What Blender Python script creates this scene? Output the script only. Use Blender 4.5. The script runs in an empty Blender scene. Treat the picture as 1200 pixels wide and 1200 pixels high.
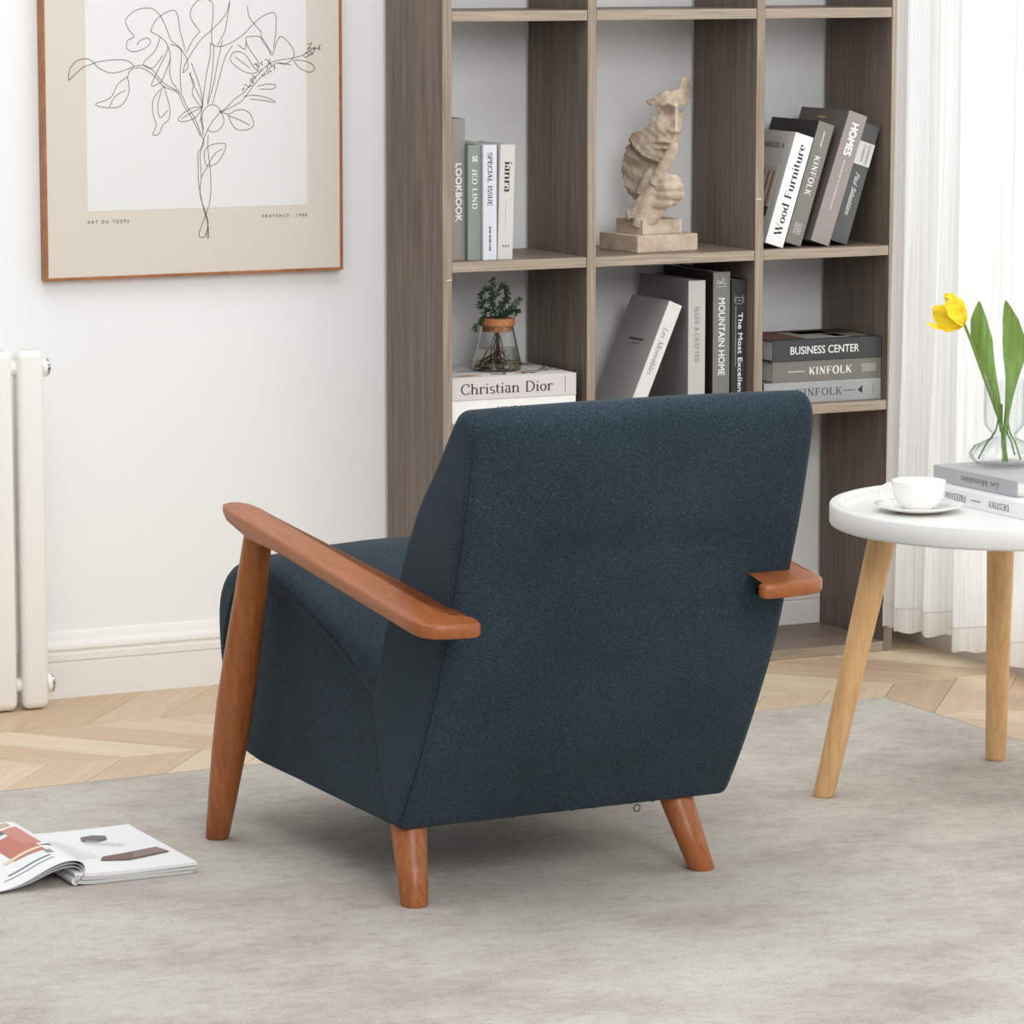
import bpy, bmesh, math, random
from mathutils import Vector, Matrix
random.seed(7)
PI=math.pi
sc=bpy.context.scene
C=sc.collection
# ---------------------------------------------------------------- camera, world, lights, exposure
cam_d=bpy.data.cameras.new('camera'); cam_d.sensor_width=36; cam_d.lens=141.576; cam_d.clip_start=.1
cam=bpy.data.objects.new('camera',cam_d); C.objects.link(cam)
yaw,pitch,roll=[math.radians(a) for a in (26.3916,8.21834,.0345)]
fw=Vector((math.sin(yaw)*math.cos(pitch),math.cos(yaw)*math.cos(pitch),-math.sin(pitch)))
rt=Vector((math.cos(yaw),-math.sin(yaw),0)); up=rt.cross(fw)
r2=rt*math.cos(roll)+up*math.sin(roll); u2=r2.cross(fw)
M3=Matrix((r2,u2,-fw)).transposed()
cam.matrix_world=Matrix.Translation((-3.51752,-7.63762,1.55))@M3.to_4x4()
sc.camera=cam
sc.view_settings.view_transform='Standard'; sc.view_settings.look='None'
sc.view_settings.gamma=1; sc.view_settings.use_curve_mapping=False
sc.view_settings.exposure=0.0
w=bpy.data.worlds.new('world'); sc.world=w; w.use_nodes=True
w.node_tree.nodes['Background'].inputs[0].default_value=(.93,.965,1,1)
w.node_tree.nodes['Background'].inputs[1].default_value=.6
def area(name,loc,target,sx,sy,power,col=(1,1,1)):
    l=bpy.data.lights.new(name,'AREA'); l.shape='RECTANGLE'; l.size=sx; l.size_y=sy; l.energy=power; l.color=col
    o=bpy.data.objects.new(name,l); C.objects.link(o); o.location=loc
    o.rotation_euler=(Vector(target)-Vector(loc)).to_track_quat('-Z','Y').to_euler(); return o
area('overhead_softbox',(-.9,-1.9,3.6),(-.6,-1.1,0),3.2,2.6,58,(1,.985,.965))
area('front_softbox',(-1.2,-6.6,3.0),(-.3,-.6,.6),2.4,2.0,120,(1,.985,.97))
area('window_daylight',(2.6,-1.9,1.6),(1.1,-1.5,1.0),3.2,2.6,116,(.97,.985,1))

# ---------------------------------------------------------------- helpers
def lin(c):
    r=[]
    for v in c:
        v/=255.; r.append(v/12.92 if v<=.04045 else ((v+.055)/1.055)**2.4)
    return (*r,1)
def mat(name,col,rough=.6,spec=.5,metal=0,trans=0,ior=1.45,**k):
    m=bpy.data.materials.new(name); m.use_nodes=True
    b=m.node_tree.nodes['Principled BSDF']
    b.inputs['Base Color'].default_value=lin(col); b.inputs['Roughness'].default_value=rough
    b.inputs['Specular IOR Level'].default_value=spec; b.inputs['Metallic'].default_value=metal
    b.inputs['Transmission Weight'].default_value=trans; b.inputs['IOR'].default_value=ior
    for a,v in k.items(): b.inputs[a.replace('_',' ')].default_value=v
    return m
def N(m,t,**k):
    n=m.node_tree.nodes.new(t)
    for a,v in k.items(): setattr(n,a,v)
    return n
def L(m,a,b): m.node_tree.links.new(a,b)
def coords(m,scale=(1,1,1),src='Object',rot=(0,0,0)):
    tc=N(m,'ShaderNodeTexCoord'); mp=N(m,'ShaderNodeMapping')
    mp.inputs['Scale'].default_value=scale; mp.inputs['Rotation'].default_value=rot
    L(m,tc.outputs[src],mp.inputs[0]); return mp.outputs[0]
def noise(m,vec,scale=5,detail=6,rough=.6,dist=0):
    n=N(m,'ShaderNodeTexNoise'); n.inputs['Scale'].default_value=scale; n.inputs['Detail'].default_value=detail
    n.inputs['Roughness'].default_value=rough; n.inputs['Distortion'].default_value=dist
    L(m,vec,n.inputs['Vector']); return n.outputs['Fac']
def ramp(m,fac,stops):
    r=N(m,'ShaderNodeValToRGB'); e=r.color_ramp.elements
    while len(e)<len(stops): e.new(.5)
    for i,(p,c) in enumerate(stops): e[i].position=p; e[i].color=lin(c)
    L(m,fac,r.inputs[0]); return r.outputs[0]
def mix(m,fac,a,b,mode='MIX'):
    n=N(m,'ShaderNodeMix',data_type='RGBA',blend_type=mode)
    for s,v in ((0,fac),(6,a),(7,b)):
        if hasattr(v,'is_linked') or isinstance(v,bpy.types.NodeSocket): L(m,v,n.inputs[s])
        else: n.inputs[s].default_value=v
    return n.outputs[2]
def bump(m,h,strength=.2,dist=.002):
    b=N(m,'ShaderNodeBump'); b.inputs['Strength'].default_value=strength; b.inputs['Distance'].default_value=dist
    L(m,h,b.inputs['Height']); L(m,b.outputs[0],m.node_tree.nodes['Principled BSDF'].inputs['Normal']); return b
def base(m,col): L(m,col,m.node_tree.nodes['Principled BSDF'].inputs['Base Color'])
def wood(name,c1,c2,c3,sc_,rough=.4,bs=.15,detail=7,spec=.5,warp=1.2):
    m=mat(name,c2,rough,spec)
    v=coords(m,sc_); f=noise(m,v,1,detail,.62,warp)
    base(m,ramp(m,f,[(.28,c1),(.5,c2),(.72,c3)]))
    v2=coords(m,tuple(a*6 for a in sc_)); bump(m,noise(m,v2,1,3,.6,0),bs,.001)
    return m
def link(o,parent=None):
    C.objects.link(o)
    if parent is not None: o.parent=parent
    return o
def obj(name,me,m,parent=None,smooth=True,loc=None,rot=None):
    if isinstance(me,bmesh.types.BMesh):
        bm=me; bmesh.ops.recalc_face_normals(bm,faces=bm.faces[:]); me=bpy.data.meshes.new(name); bm.to_mesh(me); bm.free()
    if smooth:
        for p in me.polygons: p.use_smooth=True
    mats=m if isinstance(m,(list,tuple)) else [m]
    for x in mats: me.materials.append(x)
    o=bpy.data.objects.new(name,me); link(o,parent)
    if smooth=='auto' or smooth is True:
        try: me.set_sharp_from_angle(angle=math.radians(40))
        except Exception: pass
    if loc: o.location=loc
    if rot: o.rotation_euler=rot
    return o
def thing(name,label,cat,loc=(0,0,0),rz=0,group=None,rot=None):
    o=bpy.data.objects.new(name,None); o.empty_display_size=.05; link(o); o.location=loc
    o.rotation_euler=rot if rot else (0,0,rz)
    o['label']=label; o['category']=cat
    if group: o['group']=group
    return o
def tag(o,label,cat,group=None):
    o['label']=label; o['category']=cat
    if group: o['group']=group
    return o
def struct(o): o['kind']='structure'; return o
def add_box(bm,lo,hi,bev=0,seg=2):
    vs=[bm.verts.new((x,y,z)) for x in (lo[0],hi[0]) for y in (lo[1],hi[1]) for z in (lo[2],hi[2])]
    fs=[bm.faces.new([vs[i] for i in q]) for q in ((0,1,3,2),(4,6,7,5),(0,4,5,1),(2,3,7,6),(0,2,6,4),(1,5,7,3))]
    if bev:
        es=list({e for f in fs for e in f.edges})
        bmesh.ops.bevel(bm,geom=es,offset=bev,segments=seg,affect='EDGES',profile=.5)
def box(lo,hi,bev=0,seg=2):
    bm=bmesh.new(); add_box(bm,lo,hi,bev,seg); return bm
def frame_of(d):
    d=d.normalized(); a=Vector((0,0,1)) if abs(d.z)<.9 else Vector((1,0,0))
    x=a.cross(d).normalized(); return x,d.cross(x)
def add_tube(bm,pts,rads,n=10,cap=True,flat=1):
    pts=[Vector(p) for p in pts]
    if not hasattr(rads,'__len__'): rads=[rads]*len(pts)
    rings=[]; x=None
    for i,p in enumerate(pts):
        d=(pts[min(i+1,len(pts)-1)]-pts[max(i-1,0)])
        if x is None: x,y=frame_of(d)
        else:
            dn=d.normalized(); x=(x-dn*x.dot(dn)).normalized(); y=dn.cross(x)
        rings.append([bm.verts.new(p+(x*math.cos(2*PI*k/n)+y*math.sin(2*PI*k/n)*flat)*rads[i]) for k in range(n)])
    for a,b in zip(rings,rings[1:]):
        for k in range(n): bm.faces.new((a[k],a[(k+1)%n],b[(k+1)%n],b[k]))
    if cap: bm.faces.new(rings[0][::-1]); bm.faces.new(rings[-1])
def add_lathe(bm,prof,n=48,c=(0,0,0),rf=None,close=False):
    rings=[]
    for r,z in prof:
        rings.append([bm.verts.new((c[0]+(r if rf is None else rf(r,z,2*PI*k/n))*math.cos(2*PI*k/n),c[1]+(r if rf is None else rf(r,z,2*PI*k/n))*math.sin(2*PI*k/n),c[2]+z)) for k in range(n)])
    pr=list(zip(rings,rings[1:]))
    if close: pr.append((rings[-1],rings[0]))
    for a,b in pr:
        for k in range(n): bm.faces.new((a[k],a[(k+1)%n],b[(k+1)%n],b[k]))
    if not close:
        if prof[0][0]>1e-5: bm.faces.new(rings[0][::-1])
        if prof[-1][0]>1e-5: bm.faces.new(rings[-1])
    bmesh.ops.remove_doubles(bm,verts=bm.verts[:],dist=1e-6)
def add_leg(bm,a,b,prof,n=32):
    # turned leg: round sections kept level with the floor, however far the leg splays
    rings=[]
    for u,r in prof:
        p=a.lerp(b,u); rings.append([bm.verts.new((p.x+r*math.cos(2*PI*k/n),p.y+r*math.sin(2*PI*k/n),p.z)) for k in range(n)])
    for q,w_ in zip(rings,rings[1:]):
        for k in range(n): bm.faces.new((q[k],q[(k+1)%n],w_[(k+1)%n],w_[k]))
    bm.faces.new(rings[0][::-1]); bm.faces.new(rings[-1])
def catmull(P,n=6,closed=False):
    P=[Vector(p) for p in P]; out=[]; m=len(P)
    for i in range(m if closed else m-1):
        g=lambda j:P[j%m] if closed else P[max(0,min(m-1,j))]
        a,b,c,d=g(i-1),g(i),g(i+1),g(i+2)
        for k in range(n):
            t=k/n; out.append(.5*((2*b)+(c-a)*t+(2*a-5*b+4*c-d)*t*t+(3*b-a-3*c+d)*t**3))
    if not closed: out.append(P[-1])
    return out
def inset_loop(P,d):
    # P list of 2D vectors, CCW; moves each vertex inward by d
    n=len(P); out=[]
    for i in range(n):
        a=(P[i]-P[i-1]); b=(P[(i+1)%n]-P[i])
        a=a.normalized() if a.length>1e-9 else b.normalized(); b=b.normalized() if b.length>1e-9 else a
        na=Vector((-a.y,a.x)); nb=Vector((-b.y,b.x)); v=(na+nb); 
        v=v.normalized() if v.length>1e-6 else na
        k=min(1.6,1/max(.3,v.dot(na))); out.append(P[i]+v*d*k)
    return out
def ccw(P):
    A=sum(P[i-1].x*P[i].y-P[i].x*P[i-1].y for i in range(len(P))); return P if A>0 else P[::-1]
def pillow(prof,hw,r,mapf,seg=5,xs=()):
    """prof 2D loop extruded along t in [-hw,hw] with rounded rims; mapf(t,p)->3D"""
    P=ccw([Vector((p[0],p[1])) for p in prof]); bm=bmesh.new(); st=[]
    for k in range(seg+1):
        a=PI/2*k/seg; st.append((-hw+r*(1-math.sin(a)),r*(1-math.cos(a))))
    st=[(-hw+r*(1-math.sin(PI/2*k/seg)),r*(1-math.cos(PI/2*(1-k/seg))) ) for k in range(seg+1)]
    st=[(-hw+r*(1-math.cos(PI/2*k/seg)), r*(1-math.sin(PI/2*k/seg))) for k in range(seg+1)]
    st=st+[(x,0) for x in xs]+[(-t,i) for t,i in st[::-1]]
    rings=[]
    for t,ins in st:
        Q=inset_loop(P,ins) if ins>1e-7 else P
        rings.append([bm.verts.new(mapf(t,q)) for q in Q])
    n=len(P)
    for a,b in zip(rings,rings[1:]):
        for k in range(n): bm.faces.new((a[k],a[(k+1)%n],b[(k+1)%n],b[k]))
    f=[bm.faces.new(rings[0][::-1]),bm.faces.new(rings[-1])]
    bmesh.ops.triangulate(bm,faces=f,ngon_method='EAR_CLIP')
    return bm
# ---------------------------------------------------------------- lettering
TEXTCACHE={}
def sans_mesh(s,track=0):
    cu=bpy.data.curves.new('t','FONT'); cu.body=s; cu.space_character=1+track; cu.resolution_u=3
    o=bpy.data.objects.new('t',cu); C.objects.link(o)
    dg=bpy.context.evaluated_depsgraph_get(); me=bpy.data.meshes.new_from_object(o.evaluated_get(dg))
    vs=[(v.co.x,v.co.y) for v in me.vertices]; fs=[tuple(p.vertices) for p in me.polygons]
    bpy.data.objects.remove(o); bpy.data.curves.remove(cu); bpy.data.meshes.remove(me)
    return vs,fs
def arc(cx,cy,rx,ry,a0,a1,n=14): return [(cx+rx*math.cos(math.radians(a0+(a1-a0)*k/n)),cy+ry*math.sin(math.radians(a0+(a1-a0)*k/n))) for k in range(n+1)]
# serif alphabet drawn with a broad pen: (advance, strokes, serifs(x,y,half width), overrides)
V=lambda x,a=0,b=10:[(x,a),(x,b)]
G={
'K':(9.6,[V(2),[(8,10),(2.6,4.6)],[(4,6),(8,0)]],[(2,0,1.5),(2,10,1.5),(8,10,1.3),(8,0,1.4)],{1:.35,2:1}),
'I':(4,[V(2)],[(2,0,1.5),(2,10,1.5)],{}),
'N':(10.5,[V(2),[(2,10),(8.5,0)],V(8.5)],[(2,0,1.4),(1.6,10,1.2),(8.5,10,1.4)],{0:.35,1:1,2:.35}),
'F':(8.2,[V(2),[(2,9.75),(7.6,9.75)],[(2,5.2),(5.8,5.2)],V(7.4,7.6,9.8),V(5.8,4,6.4)],[(2,0,1.6),(2,10,1.5)],{3:.35,4:.35}),
'O':(10.6,[arc(5.3,5,3.9,4.8,0,360,28)],[],{}),
'L':(8.2,[V(2),[(2,.25),(7.4,.25)],V(7.2,0,2.6)],[(2,0,1.5),(2,10,1.6)],{2:.35}),
'C':(9.6,[arc(5.4,5,4.3,4.8,48,312,22),V(8.2,6.9,9.7),V(8.2,.9,2.6)],[],{1:.35,2:.3}),
'D':(10.4,[V(2),[(2,9.75),(4.5,9.75)]+arc(4.5,5,4.5,4.75,90,-90,18)+[(2,.25)]],[(2,0,1.3),(2,10,1.3)],{}),
'W':(14,[[(1.4,10),(4.4,0)],[(4.4,0),(7,9.6)],[(6.6,10),(9.4,0)],[(9.4,0),(12.4,10)]],[(1.4,10,1.4),(6.6,10,1.3),(12.4,10,1.3)],{0:1,1:.35,2:1,3:.35}),
'J':(6.4,[[(4.2,10),(4.2,2)]+arc(2.4,2,1.8,2.1,0,-140,8)],[(4.2,10,1.6)],{}),
'E':(8.6,[V(2),[(2,9.75),(7.4,9.75)],[(2,5.1),(5.8,5.1)],[(2,.25),(7.8,.25)],V(7.3,7.6,9.8),V(5.8,4,6.2),V(7.7,.1,2.5)],[(2,0,1.5),(2,10,1.5)],{4:.35,5:.35,6:.35}),
'S':(7.8,[arc(4.1,7.4,2.6,2.4,35,215,12)+[(4.1,5.1)]+arc(4.2,2.65,2.8,2.5,40,-150,12),V(6.4,7.3,9.6),V(1.5,.5,2.8)],[],{1:.35,2:.35}),
'P':(8.4,[V(2),[(2,9.75),(4.5,9.75)]+arc(4.6,7.2,2.7,2.5,90,-90,12)+[(2,4.7)]],[(2,0,1.6),(2,10,1.3)],{}),
'A':(10,[[(1.2,0),(4.8,9.8)],[(4.6,10),(8.4,0)],[(2.4,3.3),(7,3.3)]],[(1.2,0,1.3),(8.4,0,1.5)],{0:.35,1:1}),
'U':(10,[[(2,10),(2,3.5)]+arc(5,3.4,3,3.2,180,360,12)+[(8,10)]],[(2,10,1.5),(8,10,1.4)],{}),
'M':(12.6,[V(2),[(2,10),(6.2,.4)],[(6.2,.4),(10.4,10)],V(10.4)],[(2,0,1.3),(1.6,10,1.2),(10.4,0,1.5),(10.6,10,1.2)],{0:.35,1:1,2:.35,3:1}),
'R':(9.6,[V(2),[(2,9.75),(4.5,9.75)]+arc(4.6,7.3,2.6,2.4,90,-90,12)+[(2,4.9)],[(4.6,4.9),(8.2,0)]],[(2,0,1.4),(2,10,1.3),(8.4,0,1.1)],{2:1}),
'T':(9,[V(4.5),[(.9,9.75),(8.1,9.75)],V(1,7.4,9.8),V(8,7.4,9.8)],[(4.5,0,1.6)],{2:.35,3:.35}),
'Y':(9.6,[V(4.8,0,4.6),[(1.3,10),(4.8,4.4)],[(4.8,4.4),(8.2,10)]],[(4.8,0,1.6),(1.3,10,1.3),(8.2,10,1.2)],{1:1,2:.35}),
'B':(9,[V(2),[(2,9.75),(4.4,9.75)]+arc(4.5,7.45,2.2,2.3,90,-90,10)+[(2,5.15)],[(4.5,5.15)]+arc(4.7,2.7,2.7,2.45,90,-90,10)+[(2,.25)]],[(2,0,1.3),(2,10,1.3)],{}),
'V':(10,[[(1.4,10),(4.9,0)],[(4.7,.2),(8.4,10)]],[(1.4,10,1.4),(8.4,10,1.2)],{0:1,1:.35}),
'G':(10.4,[arc(5.4,5,4.3,4.8,48,300,22)+[(8.3,1)],V(8.2,6.9,9.7),V(8.3,.6,4.4)],[(8.2,4.4,1.4)],{1:.35}),
'&':(10,[[(8.8,0),(3.4,6.6)]+arc(4.4,8,1.7,1.8,200,-20,9)+[(5.6,6.4),(3.2,4.8)]+arc(3.4,2.5,2.3,2.4,110,300,9)+[(6,1),(8.6,5.4)]],[(8.6,5.6,1.2)],{}),
'a':(7,[arc(3.2,5,2,1.7,160,20,7)+[(5,4.8),(5,1),(5.6,.2),(6.6,.4)],arc(3.1,1.9,1.9,1.7,75,330,10)],[],{}),
'b':(8,[V(1.8),arc(4.1,3.3,2.5,3.1,140,-140,14)],[(1.4,9.9,1)],{}),
'd':(8,[V(6),arc(3.7,3.3,2.5,3.1,40,320,14)],[(5.5,9.9,1),(6.5,.1,.9)],{}),
'e':(7,[[(1.6,3.8),(5.8,3.8)]+arc(3.7,3.5,2.3,2.9,5,305,16)],[],{}),
'h':(8.4,[V(1.8),[(1.8,4.5)]+arc(4.2,4.4,2.1,1.9,150,0,8)+[(6.3,0)]],[(1.8,0,1.4),(6.3,0,1.4),(1.4,9.9,1)],{}),
'i':(4,[V(2,0,6.4),[(2,8.3),(2,9.5)]],[(2,0,1.4),(1.6,6.3,1)],{}),
'l':(4,[V(2)],[(2,0,1.4),(1.6,9.9,1)],{}),
'n':(8.4,[V(1.8,0,6.4),[(1.8,4.5)]+arc(4.2,4.4,2.1,1.9,150,0,8)+[(6.3,0)]],[(1.8,0,1.4),(6.3,0,1.4),(1.4,6.3,1)],{}),
'o':(7.4,[arc(3.7,3.2,2.5,3.1,0,360,20)],[],{}),
'r':(6,[V(1.8,0,6.4),arc(4,4.2,2.2,2.1,160,50,6),[(5.2,5.2),(5.2,6.2)]],[(1.8,0,1.5),(1.4,6.3,1)],{}),
's':(6,[arc(3.1,4.9,1.8,1.5,30,220,8)+arc(3.1,1.7,2,1.5,40,-150,8)],[],{}),
't':(5,[[(2,8.4),(2,1.6),(2.6,.4),(4.2,.5)],[(.6,6.3),(4.2,6.3)]],[],{}),
'u':(8.4,[[(1.8,6.4),(1.8,2)]+arc(3.9,2,2.1,1.9,180,300,8)+[(6.2,2)],V(6.3,0,6.4)],[(1.4,6.3,1),(5.9,6.3,1),(6.8,.1,.9)],{}),
'v':(7.4,[[(1.2,6.4),(3.8,0)],[(3.8,0),(6.2,6.4)]],[(1.2,6.3,1.2),(6.2,6.3,1.1)],{0:1,1:.35}),
}
def strip(vs,fs,pts,wf):
    n=len(pts); i0=len(vs)
    for i,(x,y) in enumerate(pts):
        a=pts[max(i-1,0)]; b=pts[min(i+1,n-1)]; dx,dy=b[0]-a[0],b[1]-a[1]; l=math.hypot(dx,dy) or 1
        w=wf(abs(dy)/l)/2; vs.append((x-dy/l*w,y+dx/l*w)); vs.append((x+dy/l*w,y-dx/l*w))
    for i in range(n-1): a=i0+2*i; fs.append((a,a+1,a+3,a+2))
def serif_mesh(s,thick=1.25,thin=.5,slant=0,track=0):
    vs,fs=[],[]; X=0
    for ch in s:
        if ch==' ': X+=5; continue
        adv,st,sf,ov=G[ch]
        lv=[]
        for k,p in enumerate(st):
            if k in ov: wf=(lambda v,o=ov[k]: thin+(thick-thin)*(o if o==1 else max(0,o-.3)))
            else: wf=lambda v: thin+(thick-thin)*v**1.5
            strip(lv,fs2:=[],p,wf); 
            for f in fs2: fs.append(tuple(i+len(vs) for i in f))
        fs2=[]
        for (x,y,h) in sf:
            yy=y-thin*.45 if y>5 else y+thin*.45
            n0=len(lv); strip(lv,fs2,[(x-h,yy),(x+h,yy)],lambda v:thin*.9)
        for f in fs2: fs.append(tuple(i+len(vs) for i in f))
        vs+=[(x+X+slant*y,y) for x,y in lv]; X+=adv+track
    return vs,fs
def lettering(s,parent,org,right,upv,w,h,m,style='sans',name='lettering',thick=1.75,thin=.75,slant=0,track=0,emb=0):
    key=(s,style,thick,thin,slant,track)
    if key not in TEXTCACHE: TEXTCACHE[key]=sans_mesh(s,track) if style=='sans' else serif_mesh(s,thick,thin,slant,track)
    vs,fs=TEXTCACHE[key]
    x0=min(v[0] for v in vs);x1=max(v[0] for v in vs);y0=min(v[1] for v in vs);y1=max(v[1] for v in vs)
    right=Vector(right).normalized(); upv=Vector(upv).normalized(); org=Vector(org)
    P=[org+right*((v[0]-x0)/(x1-x0)-.5)*w+upv*((v[1]-y0)/(y1-y0)-.5)*h for v in vs]
    if emb:   # embolden: a second pass shifted sideways
        n=len(P); nz=right.cross(upv)*.00012; P=P+[p+right*emb+nz for p in P]+[p+upv*emb+nz*2 for p in P]; fs=list(fs)+[tuple(i+n for i in f) for f in fs]+[tuple(i+2*n for i in f) for f in fs]
    me=bpy.data.meshes.new(name); me.from_pydata([tuple(p) for p in P],[],fs)
    return obj(name,me,m,parent,smooth=False)
def dashes(parent,org,right,upv,w,h,m,rows=1,name='small_print',seed=1):
    rnd=random.Random(seed); right=Vector(right).normalized(); upv=Vector(upv).normalized(); org=Vector(org); vs=[];fs=[]
    rh=h/rows
    for r in range(rows):
        x=0; y=h/2-(r+.5)*rh
        while x<w:
            l=rnd.uniform(.6,1.6)*rh; l=min(l,w-x); hh=rh*rnd.uniform(.22,.3)
            for a,b in ((x,y-hh),(x+l*.8,y-hh),(x+l*.8,y+hh),(x,y+hh)): vs.append(tuple(org+right*(a-w/2)+upv*b))
            n=len(vs); fs.append((n-4,n-3,n-2,n-1)); x+=l
    me=bpy.data.meshes.new(name); me.from_pydata(vs,[],fs); return obj(name,me,m,parent,smooth=False)

# ---------------------------------------------------------------- materials
M={}
M['wall']=mat('wall_paint',(240,242,242),.75,.25)
_m=M['wall']; bump(_m,noise(_m,coords(_m),9,4,.5),.12,.004)
M['trim']=mat('white_gloss_paint',(238,236,232),.4,.4)
M['ceiling']=M['wall']
M['plank']=wood('oak_plank',(206,186,160),(222,204,180),(230,214,192),(3.2,34,10),.42,.08)
_m=M['plank']; oi=N(_m,'ShaderNodeObjectInfo')
_b=_m.node_tree.nodes['Principled BSDF'].inputs['Base Color'].links[0].from_socket
base(_m,mix(_m,1.0,_b,ramp(_m,oi.outputs['Random'],[(0,(228,214,200)),(.5,(243,236,227)),(1,(255,253,248))]),'MULTIPLY'))
M['sub']=mat('floor_base_wood',(150,122,94),.6)
# grey ash laminate of the shelf
def laminate(name,a,b,c):
    m=mat(name,b,.5,.35); f=noise(m,coords(m,(210,210,5)),1,6,.65,.5); g=noise(m,coords(m,(26,26,1.3)),1,5,.6,1.2)
    c1=ramp(m,f,[(.3,a),(.5,b),(.7,c)]); c2=ramp(m,g,[(.32,(212,208,205)),(.6,(255,255,255))])
    base(m,mix(m,.9,c1,c2,'MULTIPLY')); bump(m,f,.1,.0006); return m
def laminate_h(name,a,b,c):
    m=mat(name,b,.45,.4); f=noise(m,coords(m,(6,200,260)),1,6,.6,.6)
    base(m,ramp(m,f,[(.3,a),(.5,b),(.7,c)])); bump(m,f,.1,.0006); return m
M['lam']=laminate('grey_oak_laminate',(98,86,78),(120,107,97),(140,126,114))
M['edge']=laminate('lit_edge_band_vertical',(140,126,111),(164,149,133),(182,167,150))  # front edges of the same laminate, frontal light painted in as a paler tone
M['edge_h']=laminate_h('lit_edge_band_horizontal',(140,126,111),(164,149,133),(182,167,150))  # same paler tone on board fronts: light put into the colour
M['lam_h']=laminate_h('shelf_top_laminate',(112,96,86),(130,113,101),(146,129,116))
# chair fabric
def fabric():
    m=mat('blue_grey_upholstery',(52,70,84),.95,.12,Sheen_Weight=.06,Sheen_Roughness=.5)
    v=coords(m); f1=noise(m,coords(m,(900,900,330)),1,2,.6); f2=noise(m,coords(m,(330,330,900)),1,2,.6)
    w1=N(m,'ShaderNodeMath',operation='ADD'); L(m,f1,w1.inputs[0]); L(m,f2,w1.inputs[1])
    w2=N(m,'ShaderNodeMath',operation='MULTIPLY'); L(m,w1.outputs[0],w2.inputs[0]); w2.inputs[1].default_value=.5
    col=ramp(m,w2.outputs[0],[(.34,(25,35,42)),(.46,(42,55,64)),(.56,(53,68,78)),(.70,(90,108,118))])
    big=ramp(m,noise(m,v,5,3,.5),[(.3,(225,225,225)),(.7,(255,255,255))])
    base(m,mix(m,1.0,col,big,'MULTIPLY')); bump(m,w2.outputs[0],.5,.0008); return m
M['fabric']=fabric()
M['thread']=mat('seam_thread',(34,45,52),.95,.1)
M['armwood']=wood('walnut_stained_arm',(142,80,42),(156,91,50),(168,101,57),(90,9,90),.33,.04,6,.45,.3)
M['legwood']=wood('walnut_stained_leg',(138,76,38),(158,92,48),(174,108,60),(110,110,8),.33,.05,6,.45,.3)
M['beech']=wood('light_beech_leg',(206,160,108),(222,178,126),(232,192,142),(90,90,7),.42,.05,5,.45,.5)
M['white_lac']=mat('white_lacquer',(232,232,229),.35,.45)
M['black']=mat('black_plastic',(22,22,24),.5)
M['porcelain']=mat('white_porcelain',(246,245,241),.15,.5,Subsurface_Weight=.15,Coat_Weight=.3)
def thin_glass(name,edge,amount):
    m=bpy.data.materials.new(name); m.use_nodes=True; nt=m.node_tree; nt.nodes.remove(nt.nodes['Principled BSDF'])
    lw=N(m,'ShaderNodeLayerWeight'); lw.inputs[0].default_value=.35
    tp=N(m,'ShaderNodeBsdfTransparent'); L(m,ramp(m,lw.outputs['Facing'],[(.0,(253,254,254)),(.6,(250,251,251)),(1,edge)]),tp.inputs[0])
    gl=N(m,'ShaderNodeBsdfGlossy'); gl.inputs['Roughness'].default_value=.03
    pw=N(m,'ShaderNodeMath',operation='POWER'); L(m,lw.outputs['Facing'],pw.inputs[0]); pw.inputs[1].default_value=3
    mu=N(m,'ShaderNodeMath',operation='MULTIPLY_ADD'); L(m,pw.outputs[0],mu.inputs[0]); mu.inputs[1].default_value=amount; mu.inputs[2].default_value=.03
    mx=N(m,'ShaderNodeMixShader'); L(m,mu.outputs[0],mx.inputs[0]); L(m,tp.outputs[0],mx.inputs[1]); L(m,gl.outputs[0],mx.inputs[2])
    L(m,mx.outputs[0],nt.nodes['Material Output'].inputs[0]); return m
M['glass']=thin_glass('clear_glass',(120,128,128),.45)
M['jarglass']=mat('jar_glass',(250,252,252),.0,.5,trans=1,ior=1.3)
M['winglass']=thin_glass('window_glass',(235,240,240),.3)
M['chrome']=mat('chrome',(200,200,202),.15,.5,1)
M['cream']=mat('radiator_enamel',(240,238,233),.3,.5)
_m=M['cream']; base(_m,ramp(_m,noise(_m,coords(_m),26,6,.7),[(.24,(205,196,184)),(.3,(240,238,233)),(1,(241,239,234))]))
M['rug']=mat('rug_pile',(190,185,178),.97,.08)
def rugmat():
    m=M['rug']
    a=noise(m,coords(m,(2.4,3.2,1)),1.0,14,.72,.0)
    b=noise(m,coords(m,(30,36,1)),1.0,8,.8,.0)
    c=noise(m,coords(m,(260,420,1)),1.0,2,.6)
    ca=ramp(m,a,[(.34,(184,176,171)),(.46,(199,193,187)),(.54,(209,205,198)),(.68,(216,213,206))])
    cb=ramp(m,b,[(.30,(222,217,215)),(.5,(248,247,245)),(.70,(255,255,253))])
    cc=ramp(m,c,[(.3,(222,220,218)),(.5,(246,245,244)),(.7,(255,255,255))])
    x=mix(m,.95,ca,cb,'MULTIPLY'); x=mix(m,1.0,x,cc,'MULTIPLY'); base(m,x)
    bump(m,c,.5,.002)
rugmat()
M['rug_edge']=mat('rug_binding',(168,160,155),.95,.1)
M['poster']=mat('poster_beige',(216,208,197),.5,.3)
M['poster_w']=mat('poster_white',(228,228,227),.5,.3)
M['line']=mat('drawing_ink',(118,92,92),.7,.2)
M['ink']=mat('black_ink',(45,42,44),.6,.2)
M['frame']=wood('frame_wood',(140,88,52),(160,104,66),(176,120,80),(20,20,20),.45,.04)
M['stone']=mat('sandstone_resin',(196,172,146),.85,.2)
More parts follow.
